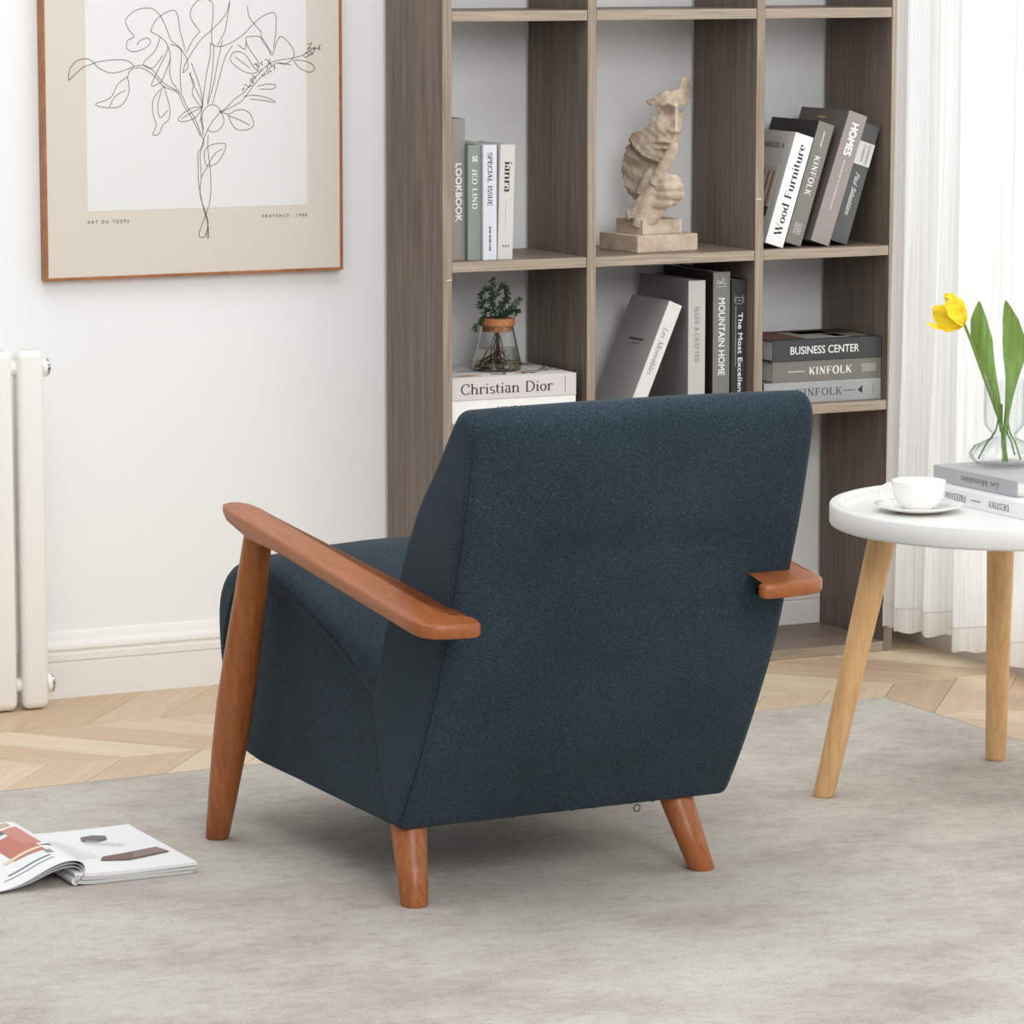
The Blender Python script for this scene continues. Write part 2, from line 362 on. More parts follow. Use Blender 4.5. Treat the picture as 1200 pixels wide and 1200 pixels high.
_m=M['stone']; base(_m,ramp(_m,noise(_m,coords(_m),34,8,.7),[(.3,(186,164,142)),(.5,(212,193,172)),(.72,(228,214,197))])); bump(_m,noise(_m,coords(_m),150,8,.8),1.0,.003)
M['paper']=mat('page_paper',(232,230,226),.8,.2)
_m=M['paper']; base(_m,ramp(_m,noise(_m,coords(_m,(700,4,700)),1,2,.6),[(.3,(196,194,192)),(.6,(236,234,230))]))
M['cork']=mat('cork',(190,130,88),.85,.2)
_m=M['cork']; base(_m,ramp(_m,noise(_m,coords(_m),150,5,.7),[(.3,(150,94,60)),(.5,(190,128,86)),(.75,(205,146,104))]))
M['green']=mat('needle_green',(58,84,56),.6,.3)
M['leaf']=mat('tulip_leaf',(98,138,62),.45,.4,Subsurface_Weight=.1)
_m=M['leaf']; base(_m,ramp(_m,noise(_m,coords(_m,(120,120,4)),1,4,.5),[(.3,(84,124,50)),(.6,(108,148,70)),(.8,(130,165,92))]))
M['stem']=mat('tulip_stem',(120,146,70),.5,.4)
M['petal']=mat('yellow_petal',(248,204,20),.5,.3,Subsurface_Weight=.15)
_m=M['petal']; base(_m,ramp(_m,noise(_m,coords(_m,(60,60,60)),1,3,.5),[(.3,(246,204,22)),(.6,(252,220,40)),(.8,(253,228,84))]))
M['root']=mat('brown_roots',(92,58,40),.8,.2)
M['water']=mat('water',(235,232,220),.0,.5,trans=1,ior=1.15)
M['moss']=mat('pale_moss_pebble',(178,168,140),.8,.2)
def cover(name,c,rough=.55):
    m=mat(name,c,rough,.35); bump(m,noise(m,coords(m),600,2,.6),.15,.0003); return m
def ink(c,name='print_ink'): 
    k='ink%s'%(c,)
    if k not in M: M[k]=mat(name,c,.6,.2)
    return M[k]
WHITE=(240,240,238)

# ---------------------------------------------------------------- setting
FL=struct(obj('floor',box((-4.2,-6.5,-.06),(1.30,.14,-.012)),M['sub'],smooth=False))
def clip(poly,ax,lim,keep_less):
    out=[]
    for i in range(len(poly)):
        a,b=poly[i-1],poly[i]; ia=(a[ax]<=lim)==keep_less or a[ax]==lim; ib=(b[ax]<=lim)==keep_less or b[ax]==lim
        if ia!=ib:
            t=(lim-a[ax])/(b[ax]-a[ax]); out.append(tuple(a[j]+(b[j]-a[j])*t for j in (0,1)))
        if ib: out.append(b)
    return out
def plank(poly,ang):
    g=.0006; cx=sum(p[0] for p in poly)/len(poly); cy=sum(p[1] for p in poly)/len(poly)
    c,s=math.cos(-ang),math.sin(-ang); loc=[]
    for x,y in poly:
        dx,dy=x-cx,y-cy; loc.append(Vector((dx*c-dy*s,dx*s+dy*c)))
    loc=ccw(loc); a=inset_loop(loc,g); b=inset_loop(loc,g+.0008); n=len(a); bm=bmesh.new()
    r=[[bm.verts.new((p.x,p.y,z)) for p in q] for q,z in ((a,-.012),(a,-.0008),(b,0))]
    for u,v in zip(r,r[1:]):
        for k in range(n): bm.faces.new((u[k],u[(k+1)%n],v[(k+1)%n],v[k]))
    bm.faces.new(r[2])
    o=obj('plank',bm,M['plank'],FL,smooth=False,loc=(cx,cy,0),rot=(0,0,ang))
PIT=.155; RH=.325; TA=math.tan(math.radians(50.5))
for row in range(-1,10):
    yt=-.285-RH*row; yb=yt-RH     # row -1 is the one against the back wall
    sgn=-1 if row%2==0 else 1     # slant of the boards in this row
    dx=RH/TA
    # x of a board joint at the top and bottom of the row
    even_bottom=-.805             # joints of the wall row meet the first seam here
    if row%2!=0: xb,xt=even_bottom,even_bottom+dx
    else: xt,xb=even_bottom,even_bottom+dx
    if row%2!=0 and row>0: pass
    lo=-2.6 if row<4 else .35
    k0=int((lo-even_bottom)/PIT)-3
    for k in range(k0,20):
        a=(xt+k*PIT,yt);b=(xt+(k+1)*PIT,yt);c=(xb+(k+1)*PIT,yb);d=(xb+k*PIT,yb)
        poly=[a,b,c,d]
        for ax,lim,kl in ((0,1.166,True),(0,lo,False),(1,.012,True),(1,-3.2,False)):
            poly=clip(poly,ax,lim,kl) if poly else poly
        if len(poly)<3: continue
        if abs(sum(poly[i-1][0]*poly[i][1]-poly[i][0]*poly[i-1][1] for i in range(len(poly))))/2<.0012: continue
        plank(poly,math.radians(50.5)*(1 if row%2!=0 else -1))
struct(obj('wall_back',box((-4.2,.016,-.06),(1.30,.14,2.7)),M['wall'],smooth=False))
# window wall with a wide opening
bm=bmesh.new()
for lo,hi in (((1.167,-.30,-.06),(1.30,.016,2.7)),((1.167,-4.3,-.06),(1.30,-.30,.10)),((1.167,-4.3,2.35),(1.30,-.30,2.7)),((1.167,-6.5,-.06),(1.30,-4.3,2.7))): add_box(bm,lo,hi)
struct(obj('wall_right',bm,M['wall'],smooth=False))
WN=struct(obj('window_1',box((1.20,-4.3,.10),(1.26,-.30,.14),.004),M['trim'],smooth=False))
for y in (-.30,-1.30,-2.30,-3.30,-4.26):
    obj('window_mullion',box((1.20,y-.04,.14),(1.26,y,2.31),.004),M['trim'],WN,smooth=False)
obj('window_head',box((1.20,-4.3,2.31),(1.26,-.30,2.35),.004),M['trim'],WN,smooth=False)
for y in (-1.30,-2.30,-3.30,-4.26):
    obj('window_pane',box((1.226,y,.14),(1.232,y+.96,2.31)),M['winglass'],WN,smooth=False)
# baseboards: moulded profile
def basep(name,flip):
    prof=[(0,0),(0,.0715),(.0025,.0735),(.0025,.0755),(-.0015,.0775),(-.0015,.0905),(.0045,.0935),(.0045,.0965),(-.0005,.100),(-.0005,.108),(.004,.114),(.0075,.118),(.008,.124),(.0105,.129),(.0125,.134),(.016,.135),(.016,0)]
    bm=bmesh.new(); r=[]
    if not flip: ends=[lambda y,z:(-4.2,y,z),lambda y,z:(1.167,y,z)]
    else: ends=[lambda y,z:(1.151+y,-.002,z*.55),lambda y,z:(1.151+y,-6.5,z*.55)]
    for e in ends: r.append([bm.verts.new(e(y,z)) for y,z in prof])
    n=len(prof)
    for k in range(n): bm.faces.new((r[0][k],r[0][(k+1)%n],r[1][(k+1)%n],r[1][k]))
    bm.faces.new(r[0]); bm.faces.new(r[1][::-1]); return bm
struct(obj('baseboard_back',basep('b',False),M['trim'],smooth=True))
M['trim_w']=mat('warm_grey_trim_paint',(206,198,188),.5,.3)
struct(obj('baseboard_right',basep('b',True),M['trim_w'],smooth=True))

# ---------------------------------------------------------------- rug
RZ=.0085
def rug():
    a=math.radians(1.9); ex=Vector((math.cos(a),math.sin(a))); ey=Vector((-math.sin(a),math.cos(a)))
    ey=Vector((-.012,1)).normalized()
    c0=Vector((.737,-.768)); W_,D_=2.9,3.3
    t=thing('rug','large pale grey rug with faded mottled pattern under chair and table','rug',(c0.x,c0.y,0))
    def P(u,v,z): q=-ex*u-ey*v; return (q.x,q.y,z)
    bm=bmesh.new(); nx,ny=60,70; g=[[bm.verts.new(P(.004+(W_-.008)*i/nx,.004+(D_-.008)*j/ny,.008)) for i in range(nx+1)] for j in range(ny+1)]
    for j in range(ny):
        for i in range(nx): bm.faces.new((g[j][i],g[j][i+1],g[j+1][i+1],g[j+1][i]))
    b=[bm.verts.new(P(u,v,.0005)) for u,v in ((0.004,.004),(W_-.004,.004),(W_-.004,D_-.004),(.004,D_-.004))]
    bm.faces.new(b)
    obj('pile',bm,M['rug'],t)
    bm=bmesh.new(); z=.0045
    add_tube(bm,[P(0.002,.002,z),P(W_-.002,.002,z),P(W_-.002,D_-.002,z),P(.002,D_-.002,z),P(.002,.002,z)],.0042,8)
    obj('binding',bm,M['rug_edge'],t)
rug()

# ---------------------------------------------------------------- bookshelf
XA,XB,XC,XD,T_,DP=.0011,.3096,.7083,1.0387,.0214,.2725
Z0,Z1,Z2=.0217,.8828,.5495; Z3=1.389; Z4=1.722; ZT=2.1
def panel_mats(o,edge_i=1):
    for p in o.data.polygons:
        if p.normal.y<-.9: p.material_index=1
    return o
SH=thing('bookshelf','tall grey oak open bookshelf with three columns against white wall','bookshelf',((XA+XD)/2,-DP/2,0))
sx,sy=(XA+XD)/2,-DP/2
def sp(name,lo,hi,horiz=False):
    lo=(lo[0]-sx,lo[1]-sy,lo[2]); hi=(hi[0]-sx,hi[1]-sy,hi[2])
    o=obj(name,box(lo,hi,.0006,1),[M['lam_h'] if horiz else M['lam'],M['edge_h'] if horiz else M['edge']],SH,smooth=False); panel_mats(o); return o
for x in (XA-T_,XD): sp('side_panel',(x,-DP,0),(x+T_,-.0005,ZT))
for x in (XB,XC): sp('divider',(x,-DP,Z0),(x+T_-.001,-.0005,ZT-T_))
for a,b,cc in ((XA,XB,0),(XB+T_-.001,XC,1),(XC+T_-.001,XD,2)):
    for z in (Z1,Z2,Z3,Z4): sp('shelf_board',(a+.0002,-DP+.001,z-T_),(b-.0002,-.0005,z),True)
sp('bottom_board',(XA,-DP+.001,0),(XD,-.0005,Z0),True)
sp('top_board',(XA,-DP,ZT-T_),(XD,-.0005,ZT),True)
for (x,z) in ((XA-.004,.846),(XC+T_/2,.99)):
    o=obj('edge_nick',box((x-sx-.008,-DP-.0004-sy,z),(x-sx+.004,-DP+.001-sy,z+.002)),M['poster_w'],SH,smooth=False)

# ---------------------------------------------------------------- books
def book(label,T,H,D,col,loc,rot=(0,0,0),group='books on the bookshelf',rough=.55,spine_col=None,page=True,rnd=False,cat='book'):
    t=thing('book',label,cat,loc,0,group,rot)
    th=.0022
    bm=bmesh.new()
    add_box(bm,(0,0,0),(th,D,H),.0006,1); add_box(bm,(T-th,0,0),(T,D,H),.0006,1)
    o=obj('cover',bm,cover('book_cover',col,rough),t,smooth=False)
    bm=bmesh.new()
    if rnd:
        prof=[(0,0.0025),(.0,.0)]; pts=[(T*k/8,-.0035*math.sin(PI*k/8)) for k in range(9)]
        lo=[bm.verts.new((x,y,0)) for x,y in pts]+[bm.verts.new((x,y+.0025,0)) for x,y in pts[::-1]]
        hi=[bm.verts.new((v.co.x,v.co.y,H)) for v in lo]; n=len(lo)
        for k in range(n): bm.faces.new((lo[k],lo[(k+1)%n],hi[(k+1)%n],hi[k]))
        bm.faces.new(lo); bm.faces.new(hi[::-1])
    else: add_box(bm,(.0001,-.0003,.0001),(T-.0001,th,H-.0001),.0007,1)
    obj('spine',bm,cover('book_spine',spine_col or col,rough),t,smooth=False)
    obj('page_block',box((th+.0002,th+.0002,.003),(T-th-.0002,D-.004,H-.003)),M['paper'],t,smooth=False)
    return t
def vt(t,s,T,z,h,w,col,style='sans',down=True,x=None,**k):
    """vertical lettering on a spine: centre height z, length w, letter height h"""
    c=((T/2 if x is None else x),-.0007,z)
    return lettering(s,t,c,(0,0,-1) if down else (0,0,1),(1,0,0) if down else (-1,0,0),w,h,ink(col),style,**k)
R1='books standing on the upper shelf, left column'
b=book('tall taupe book lettered LOOKBOOK, leftmost on the upper shelf',.045,.289,.2,(150,142,136),(.0035,-.235,Z1),group=R1)
vt(b,'LOOKBOOK',.045,.139,.0135,.118,WHITE,emb=.0009,x=.030)
b=book('sage grey book with white lettering right beside the tall taupe one',.030,.235,.17,(138,146,138),(.0490,-.247,Z1),group=R1)
vt(b,'JED LIND',.030,.146,.0125,.082,WHITE,'serif',track=.6,x=.0155,thick=1.9,thin=.9); vt(b,'SE',.030,.207,.011,.012,WHITE,emb=.0006,x=.0155)
b=book('pale lavender white book lettered SPECIAL ISSUE on the upper shelf',.031,.235,.17,(214,216,226),(.0800,-.2545,Z1),group=R1)
vt(b,'SPECIAL ISSUE',.031,.165,.0105,.108,(50,50,56),'serif',track=.4,thick=2,thin=.9)
dashes(b,(.0155,-.0007,.043),(0,0,-1),(1,0,0),.052,.008,ink((120,118,124)),1)
for x in (.001,.030): pass
b=book('light grey book with heavy dark lower-case lettering, rightmost of the upper left row',.034,.235,.17,(206,205,200),(.1140,-.252,Z1+.0003),rot=(0,math.radians(1.6),0),group=R1)
vt(b,'ianra',.034,.169,.0165,.062,(58,58,60),'serif',thick=2.1,thin=.4,x=.019)
dashes(b,(.018,-.0007,.027),(0,0,-1),(1,0,0),.006,.018,ink((130,128,124)),3); obj('rule_line',box((.0155,-.0006,.06),(.0160,-.0002,.12)),ink((150,148,144)),b,smooth=False)
R2='books leaning on the upper shelf, right column'
def lean(label,T,H,D,col,px,Y,deg,**k):
    a=math.radians(deg); return book(label,T,H,D,col,(px-T*math.cos(a),Y,Z1+T*math.sin(a)+.0002),rot=(0,a,0),group=R2,**k)
b=lean('white book lettered Wood Furniture leaning leftmost on the shelf',.0455,.243,.19,(206,203,200),.789,-.25,17.5,spine_col=(244,244,244))
vt(b,'Wood Furniture',.0455,.122,.019,.2,(48,48,52),'serif',down=False,thick=2.0,thin=.4)
obj('cover_photo',box((-.0008,.03,.055),(.0002,.155,.165)),ink((196,190,184)),b,smooth=False)
for i in range(5): obj('photo_beam',box((-.0011,.04+i*.02,.08+i*.006),(-.0003,.046+i*.02,.155)),ink((140,98,66)),b,smooth=False)
obj('photo_ground',box((-.0010,.03,.055),(-.0002,.155,.078)),ink((66,62,60)),b,smooth=False)
lettering('BUSINESS A',b,(-.0010,.085,.212),(0,-1,0),(0,0,1),.11,.012,ink((60,58,60)),'serif',thick=1.6)
b=lean('olive grey spined book with dark cover, second from left in the leaning row',.040,.268,.2,(52,50,50),.841,-.236,17.5,spine_col=(136,132,124))
vt(b,'KINFOLK',.040,.152,.0165,.086,WHITE,'serif',track=1,thick=2.3,thin=1)
dashes(b,(.02,-.0007,.232),(0,0,-1),(1,0,0),.035,.006,ink((220,218,214)),1,seed=3); dashes(b,(.02,-.0007,.035),(0,0,-1),(1,0,0),.026,.02,ink((200,198,194)),4,seed=4)
b=lean('thick mauve taupe book lettered HOMES leaning on the shelf',.047,.289,.2,(104,96,93),.902,-.25,18.6,spine_col=(160,149,147))
vt(b,'HOMES',.047,.232,.017,.07,WHITE,emb=.0022)
dashes(b,(.0235,-.0007,.13),(0,0,-1),(1,0,0),.11,.007,ink((206,198,196)),1,seed=5)
obj('cover_badge',box((-.0006,.09,.268),(.0002,.12,.272)),ink((200,168,96)),b,smooth=False)
b=lean('dark charcoal book with white label band leaning against the side panel',.043,.262,.2,(78,78,78),.956,-.235,17.6,spine_col=(96,97,97))
obj('label_band',box((.0004,-.0012,.172),(.0426,-.0002,.222)),ink((226,225,222)),b,smooth=False)
lettering('COVERING',b,(.031,-.0016,.197),(0,0,-1),(1,0,0),.042,.007,ink((110,108,106)),'serif'); lettering('COMMUTE',b,(.019,-.0016,.197),(0,0,-1),(1,0,0),.038,.007,ink((110,108,106)),'serif')
vt(b,'Paul Sebastians',.043,.108,.012,.095,WHITE,'serif',slant=.45,thick=1.5,thin=.9,track=-.8)
R3='books standing on the second shelf, middle column'
a=math.radians(23.2); T=.033
b=book('pale grey book with white spine leaning steeply on the second shelf, middle column',T,.2385,.167,(168,167,166),(.458-T*math.cos(a),-.24,Z2+T*math.sin(a)+.0003),rot=(0,a,0),group=R3,spine_col=(222,221,218))
vt(b,'Les Miserables',T,.13,.0125,.105,(150,150,150),'serif',slant=.18)
dashes(b,(-.0006,.075,.145),(0,-1,0),(0,0,1),.06,.009,ink((62,62,64)),1,seed=18); dashes(b,(-.0006,.075,.136),(0,-1,0),(0,0,1),.034,.004,ink((90,90,92)),1,seed=8)
b=book('grey cloth book lettered MADE & CRAFTED behind the steeply leaning one',.041,.272,.215,(128,128,128),(.567,-.24,Z2),group=R3,spine_col=(190,190,186))
vt(b,'MADE & CRAFTED',.041,.158,.0115,.118,(132,130,124),'serif',track=1)
b=book('dark cover book with grey spine lettered MOUNTAIN HOME',.041,.288,.22,(52,50,50),(.6265,-.24,Z2),group=R3,spine_col=(124,122,118))
vt(b,'MOUNTAIN HOME',.041,.151,.0155,.164,WHITE,emb=.0005)
bm=bmesh.new(); add_tube(bm,catmull([(.008,-.0008,.262),(.012,-.0008,.271),(.014,-.0008,.262),(.018,-.0008,.268),(.020,-.0008,.262),(.024,-.0008,.275),(.026,-.0008,.262),(.032,-.0008,.264)],4),.0006,4); add_tube(bm,[(.007,-.0008,.257),(.033,-.0008,.257)],.0005,4); obj('script_emblem',bm,ink(WHITE),b)
b=book('black book lettered The Most Excellent, darkest of its shelf row',.036,.270,.2,(40,40,42),(.6712,-.24,Z2),group=R3,spine_col=(56,56,58))
vt(b,'The Most Excellent',.036,.112,.0105,.176,WHITE,emb=.0006,x=.021)
dashes(b,(.010,-.0007,.15),(0,0,-1),(1,0,0),.13,.005,ink((150,150,150)),1,seed=11)
bm=bmesh.new()
for s in (-1,1):
    add_tube(bm,[(.018+s*.0095*math.cos(q),-.0009,.226+.0095*math.sin(q)) for q in [-.9+k*.3 for k in range(7)]],.0007,5)
    for k in range(5): q=-.8+k*.4; add_tube(bm,[(.018+s*.0095*math.cos(q),-.0009,.226+.0095*math.sin(q)),(.018+s*.0135*math.cos(q),-.0009,.229+.0125*math.sin(q))],[.0009,.0003],5)
add_tube(bm,[(.013,-.0009,.232),(.023,-.0009,.232)],.0008,5); add_tube(bm,[(.013,-.0009,.226),(.023,-.0009,.226)],.0008,5); add_tube(bm,[(.015,-.0009,.219),(.021,-.0009,.219)],.0008,5)
obj('wreath_emblem',bm,ink((170,170,168)),b)
def lying(label,T,H,D,col,x,y,z,group,rz=0,**k):
    return book(label,T,H,D,col,(x,y,z+T),rot=(0,PI/2,rz),group=group,**k)
def ht(t,s,T,x,w,h,col,style='sans',**k):
    return lettering(s,t,(T/2,-.0007,x),(0,0,1),(-1,0,0),w,h,ink(col),style,**k)
R4='books stacked on the second shelf, right column'
b=lying('silver grey book with a small black arrow at the bottom of the right stack',.0460,.291,.18,(150,152,152),.746,-.25,Z2+.0002,R4,spine_col=(164,166,166))
ht(b,'KINFOLK',.046,.137,.112,.0175,(92,92,94),'serif',track=.8); dashes(b,(.023,-.0007,.212),(0,0,1),(-1,0,0),.03,.005,ink((110,110,112)),1)
bm=bmesh.new(); vs=[bm.verts.new(p) for p in ((.023,-.0008,.232),(.032,-.0008,.244),(.014,-.0008,.244))]; bm.faces.new(vs); obj('arrow_mark',bm,ink((60,60,60)),b,smooth=False)
dashes(b,(.023,-.0007,.272),(1,0,0),(0,0,1),.02,.004,ink((120,120,120)),1)
b=lying('taupe grey book with white capitals in the middle of the right stack',.0450,.271,.18,(122,117,111),.766,-.25,Z2+.0464,R4)
ht(b,'KINFOLK',.045,.144,.106,.019,WHITE,'serif',thick=2.1,thin=.8,track=.8); dashes(b,(.0225,-.0007,.06),(0,0,1),(-1,0,0),.042,.005,ink((210,208,204)),1); dashes(b,(.021,-.0007,.24),(0,0,1),(-1,0,0),.036,.018,ink((190,188,184)),4)
b=lying('dark charcoal book lettered BUSINESS CENTER on top of the stack',.0450,.271,.185,(60,58,58),.766,-.252,Z2+.0916,R4,spine_col=(68,68,70))
ht(b,'BUSINESS CENTER',.045,.128,.170,.0165,WHITE,emb=.0004)
for (x0,x1,y0,y1,c) in ((.0,.09,.05,.18,(120,76,62)),(.09,.2,.02,.15,(150,148,140)),(.12,.26,.1,.18,(70,68,66)),(.17,.25,.03,.09,(128,122,108))):
    obj('cover_photo',box((-.0008,y0,x0+.003),(-.0001+.0003,y1,x1+.003)),ink(c),b,smooth=False)
R5='books stacked on the second shelf, left column'
b=lying('white book lying under the pinkish grey one, partly hidden by the armchair',.0478,.288,.23,(242,242,240),.0030,-.26,Z2+.0002,R5)
ht(b,'KINFOLK',.0478,.150,.088,.017,(96,94,94),'serif',track=1); ht(b,'THE',.0478,.090,.018,.0055,(140,138,138)); dashes(b,(.024,-.0007,.21),(0,0,1),(-1,0,0),.03,.004,ink((150,148,148)),1)
bm=bmesh.new(); vs=[bm.verts.new(p) for p in ((.024,-.0008,.244),(.032,-.0008,.256),(.015,-.0008,.256))]; bm.faces.new(vs); obj('arrow_mark',bm,ink((60,60,60)),b,smooth=False)
b=lying('large pale pinkish grey book lying directly under the plant jar',.0452,.288,.245,(236,234,232),.0030,-.262,Z2+.0482,R5,spine_col=(214,206,206))
ht(b,'Christian Dior',.0452,.128,.211,.0225,(60,58,64),'serif',thick=1.45,thin=.7); dashes(b,(.0225,-.0007,.262),(1,0,0),(0,0,1),.034,.004,ink((150,146,150)),1)
# printed botanical scribbles on the top cover
bm=bmesh.new(); rnd=random.Random(3)
for k in range(9):
    z=rnd.uniform(.01,.26); y=rnd.uniform(.02,.2); p=[( -.0004,y,z)]
    for j in range(4): y=min(.235,max(.01,y+rnd.uniform(-.03,.03))); z=min(.28,max(.01,z+rnd.uniform(.005,.035))); p.append((-.0004,y,z))
    add_tube(bm,catmull(p,4),.0009,4)
obj('cover_scribble',bm,ink((70,66,66)),b)
for (z0,y0,l) in ((.02,.04,.07),(.17,.05,.05)):
    bm=bmesh.new(); top=[(-.0006,y0+.012*math.sin(PI*k/8)+rnd.uniform(-.003,.003),z0+l*k/8) for k in range(9)]; bot=[(-.0006,y0-.010*math.sin(PI*k/8)+rnd.uniform(-.003,.003),z0+l*k/8) for k in range(1,8)][::-1]
    bm.faces.new([bm.verts.new(p) for p in top+bot]); obj('cover_leaf_print',bm,ink((196,146,88)),b,smooth=False)

# ---------------------------------------------------------------- plant jar on the pale book
JX,JY,JZ=.163,-.15,Z2+.0482+.0452+.0008
t=thing('plant_jar','glass jar with cork lid and small green sprig in water, on the book stack','plant',(JX,JY,JZ))
bm=bmesh.new()
add_lathe(bm,[(0.0005,0),(.044,0),(.0505,.003),(.0515,.010),(.0345,.088),(.0345,.094),(.0327,.094),(.0327,.088),(.0495,.011),(.0488,.005),(.044,.0022),(.0005,.0022)],48,close=False)
obj('glass',bm,M['jarglass'],t)
bm=bmesh.new(); add_lathe(bm,[(.0005,.0024),(.044,.0024),(.0486,.006),(.0490,.011),(.0412,.046),(.0005,.046)],40); obj('water',bm,M['water'],t)
bm=bmesh.new(); add_lathe(bm,[(.012,.0945),(.0368,.0945),(.0375,.097),(.0375,.107),(.036,.109),(.012,.109),(.012,.0945)],40)
obj('cork_lid',bm,M['cork'],t)
bm=bmesh.new(); add_lathe(bm,[(.012,.081),(.0300,.081),(.0322,.0945),(.012,.0945),(.012,.081)],40); obj('cork_stopper',bm,M['cork'],t)
bm=bmesh.new(); rnd=random.Random(5)
for k in range(34):
    a=rnd.uniform(0,2*PI); r=rnd.uniform(.01,.038); z0=rnd.uniform(.05,.085) if k<4 else rnd.uniform(.02,.045)
    p=[(rnd.uniform(-.004,.004),rnd.uniform(-.004,.004),z0),(r*.5*math.cos(a),r*.5*math.sin(a),z0*.7),(r*math.cos(a+.3),r*math.sin(a+.3),rnd.uniform(.008,.022))]
    add_tube(bm,catmull(p,3),[.0014]*3+[.001]*3+[.0006],5)
add_tube(bm,[(0,0,.012),(.002,0,.05),(0,0,.10)],[.005,.0045,.003],8)
obj('roots',bm,M['root'],t)
bm=bmesh.new()
for k in range(26):
    a=rnd.uniform(0,2*PI); r=rnd.uniform(0,.038); s=rnd.uniform(.005,.009)
    m_=Matrix.Translation((r*math.cos(a),r*math.sin(a),.0035+s*.7))@Matrix.Diagonal((s,s,s*.7,1)); bmesh.ops.create_icosphere(bm,subdivisions=2,radius=1,matrix=m_)
obj('pebbles',bm,M['moss'],t)['kind']='stuff'
# sprigs: stems with needles; side vector lies along the picture plane of the shelf front
bm=bmesh.new(); bs=bmesh.new()
def sprig(pts,seed):
    pts=[(x*.95,y,.10+(z-.10)*.92) for x,y,z in pts]
    rnd=random.Random(seed); c=catmull(pts,7); add_tube(bs,c,[.0014-.0008*i/len(c) for i in range(len(c))],5)
    for i in range(1,len(c)):
        for s in range(5):
            q=c[i-1].lerp(c[i],s/5); d=(c[i]-c[i-1]).normalized(); x,y=frame_of(d); a=rnd.uniform(0,2*PI)
            o_=x*math.cos(a)+y*math.sin(a); l=rnd.uniform(.008,.014); e=q+(o_*.85+d*.5).normalized()*l; mid=q.lerp(e,.5)
            w_=d.cross(o_)*.0012; vs=[bm.verts.new(p) for p in (q,mid+w_,e,mid-w_)]; bm.faces.new(vs)
            vs=[bm.verts.new(p) for p in (q,mid+o_.cross(w_).normalized()*.0007+d*.0006,e,mid-d*.0006)]; bm.faces.new(vs)
sprig([(-.004,0,.10),(-.008,.004,.14),(-.010,.004,.17),(-.012,.002,.198)],1)
sprig([(-.006,0,.15),(-.02,-.004,.176),(-.038,-.006,.172),(-.046,-.008,.158)],2)
sprig([(-.004,0,.155),(.010,.004,.180),(.024,.008,.176),(.030,.008,.160),(.026,.006,.145)],3)
sprig([(-.004,0,.10),(-.022,-.006,.128),(-.036,-.012,.126),(-.05,-.016,.104),(-.062,-.02,.088)],4)
sprig([(-.002,0,.12),(-.018,.004,.148),(-.034,.002,.146),(-.042,0,.136)],5)
sprig([(.004,0,.10),(.020,-.004,.124),(.034,-.008,.134),(.050,-.012,.152)],6)
sprig([(.004,0,.10),(.012,-.004,.13),(.022,.004,.150)],7)
sprig([(.0,0,.10),(.016,-.012,.120),(.028,-.014,.122)],8)
sprig([(.002,0,.10),(.002,-.008,.128),(.006,-.008,.145)],9)
sprig([(.004,0,.10),(.026,.006,.112),(.046,.006,.128),(.054,.006,.118)],10)
obj('stems',bs,M['green'],t); obj('needles',bm,M['green'],t,smooth=False)['kind']='stuff'

# ---------------------------------------------------------------- framed botanical print
FX0,FX1,FZ0,FZ1=-.776,-.1245,.853,1.775
t=thing('framed_print','large wood-framed botanical line drawing on beige hung on white wall','picture',((FX0+FX1)/2,.016,FZ0))
ox,oy,oz=(FX0+FX1)/2,.016,FZ0
def fb(x0,x1,z0,z1,y0=-.012,y1=.0155): return box((x0-ox,y0-oy,z0-oz),(x1-ox,y1-oy,z1-oz),.0008,1)
q=.006
for x0,x1,z0,z1 in ((FX0,FX0+q,FZ0,FZ1),(FX1-q,FX1,FZ0,FZ1),(FX0+q,FX1-q,FZ0,FZ0+q),(FX0+q,FX1-q,FZ1-q,FZ1)):
    obj('frame_rail',fb(x0,x1,z0,z1),M['frame'],t,smooth=False)
obj('poster_sheet',box((FX0+q-ox,-.009-oy,FZ0+q-oz),(FX1-q-ox,.010-oy,FZ1-q-oz)),M['poster'],t,smooth=False)
obj('white_panel',box((-.684-ox,-.0094-oy,.9905-oz),(-.2035-ox,-.0088-oy,1.64-oz)),M['poster_w'],t,smooth=False)
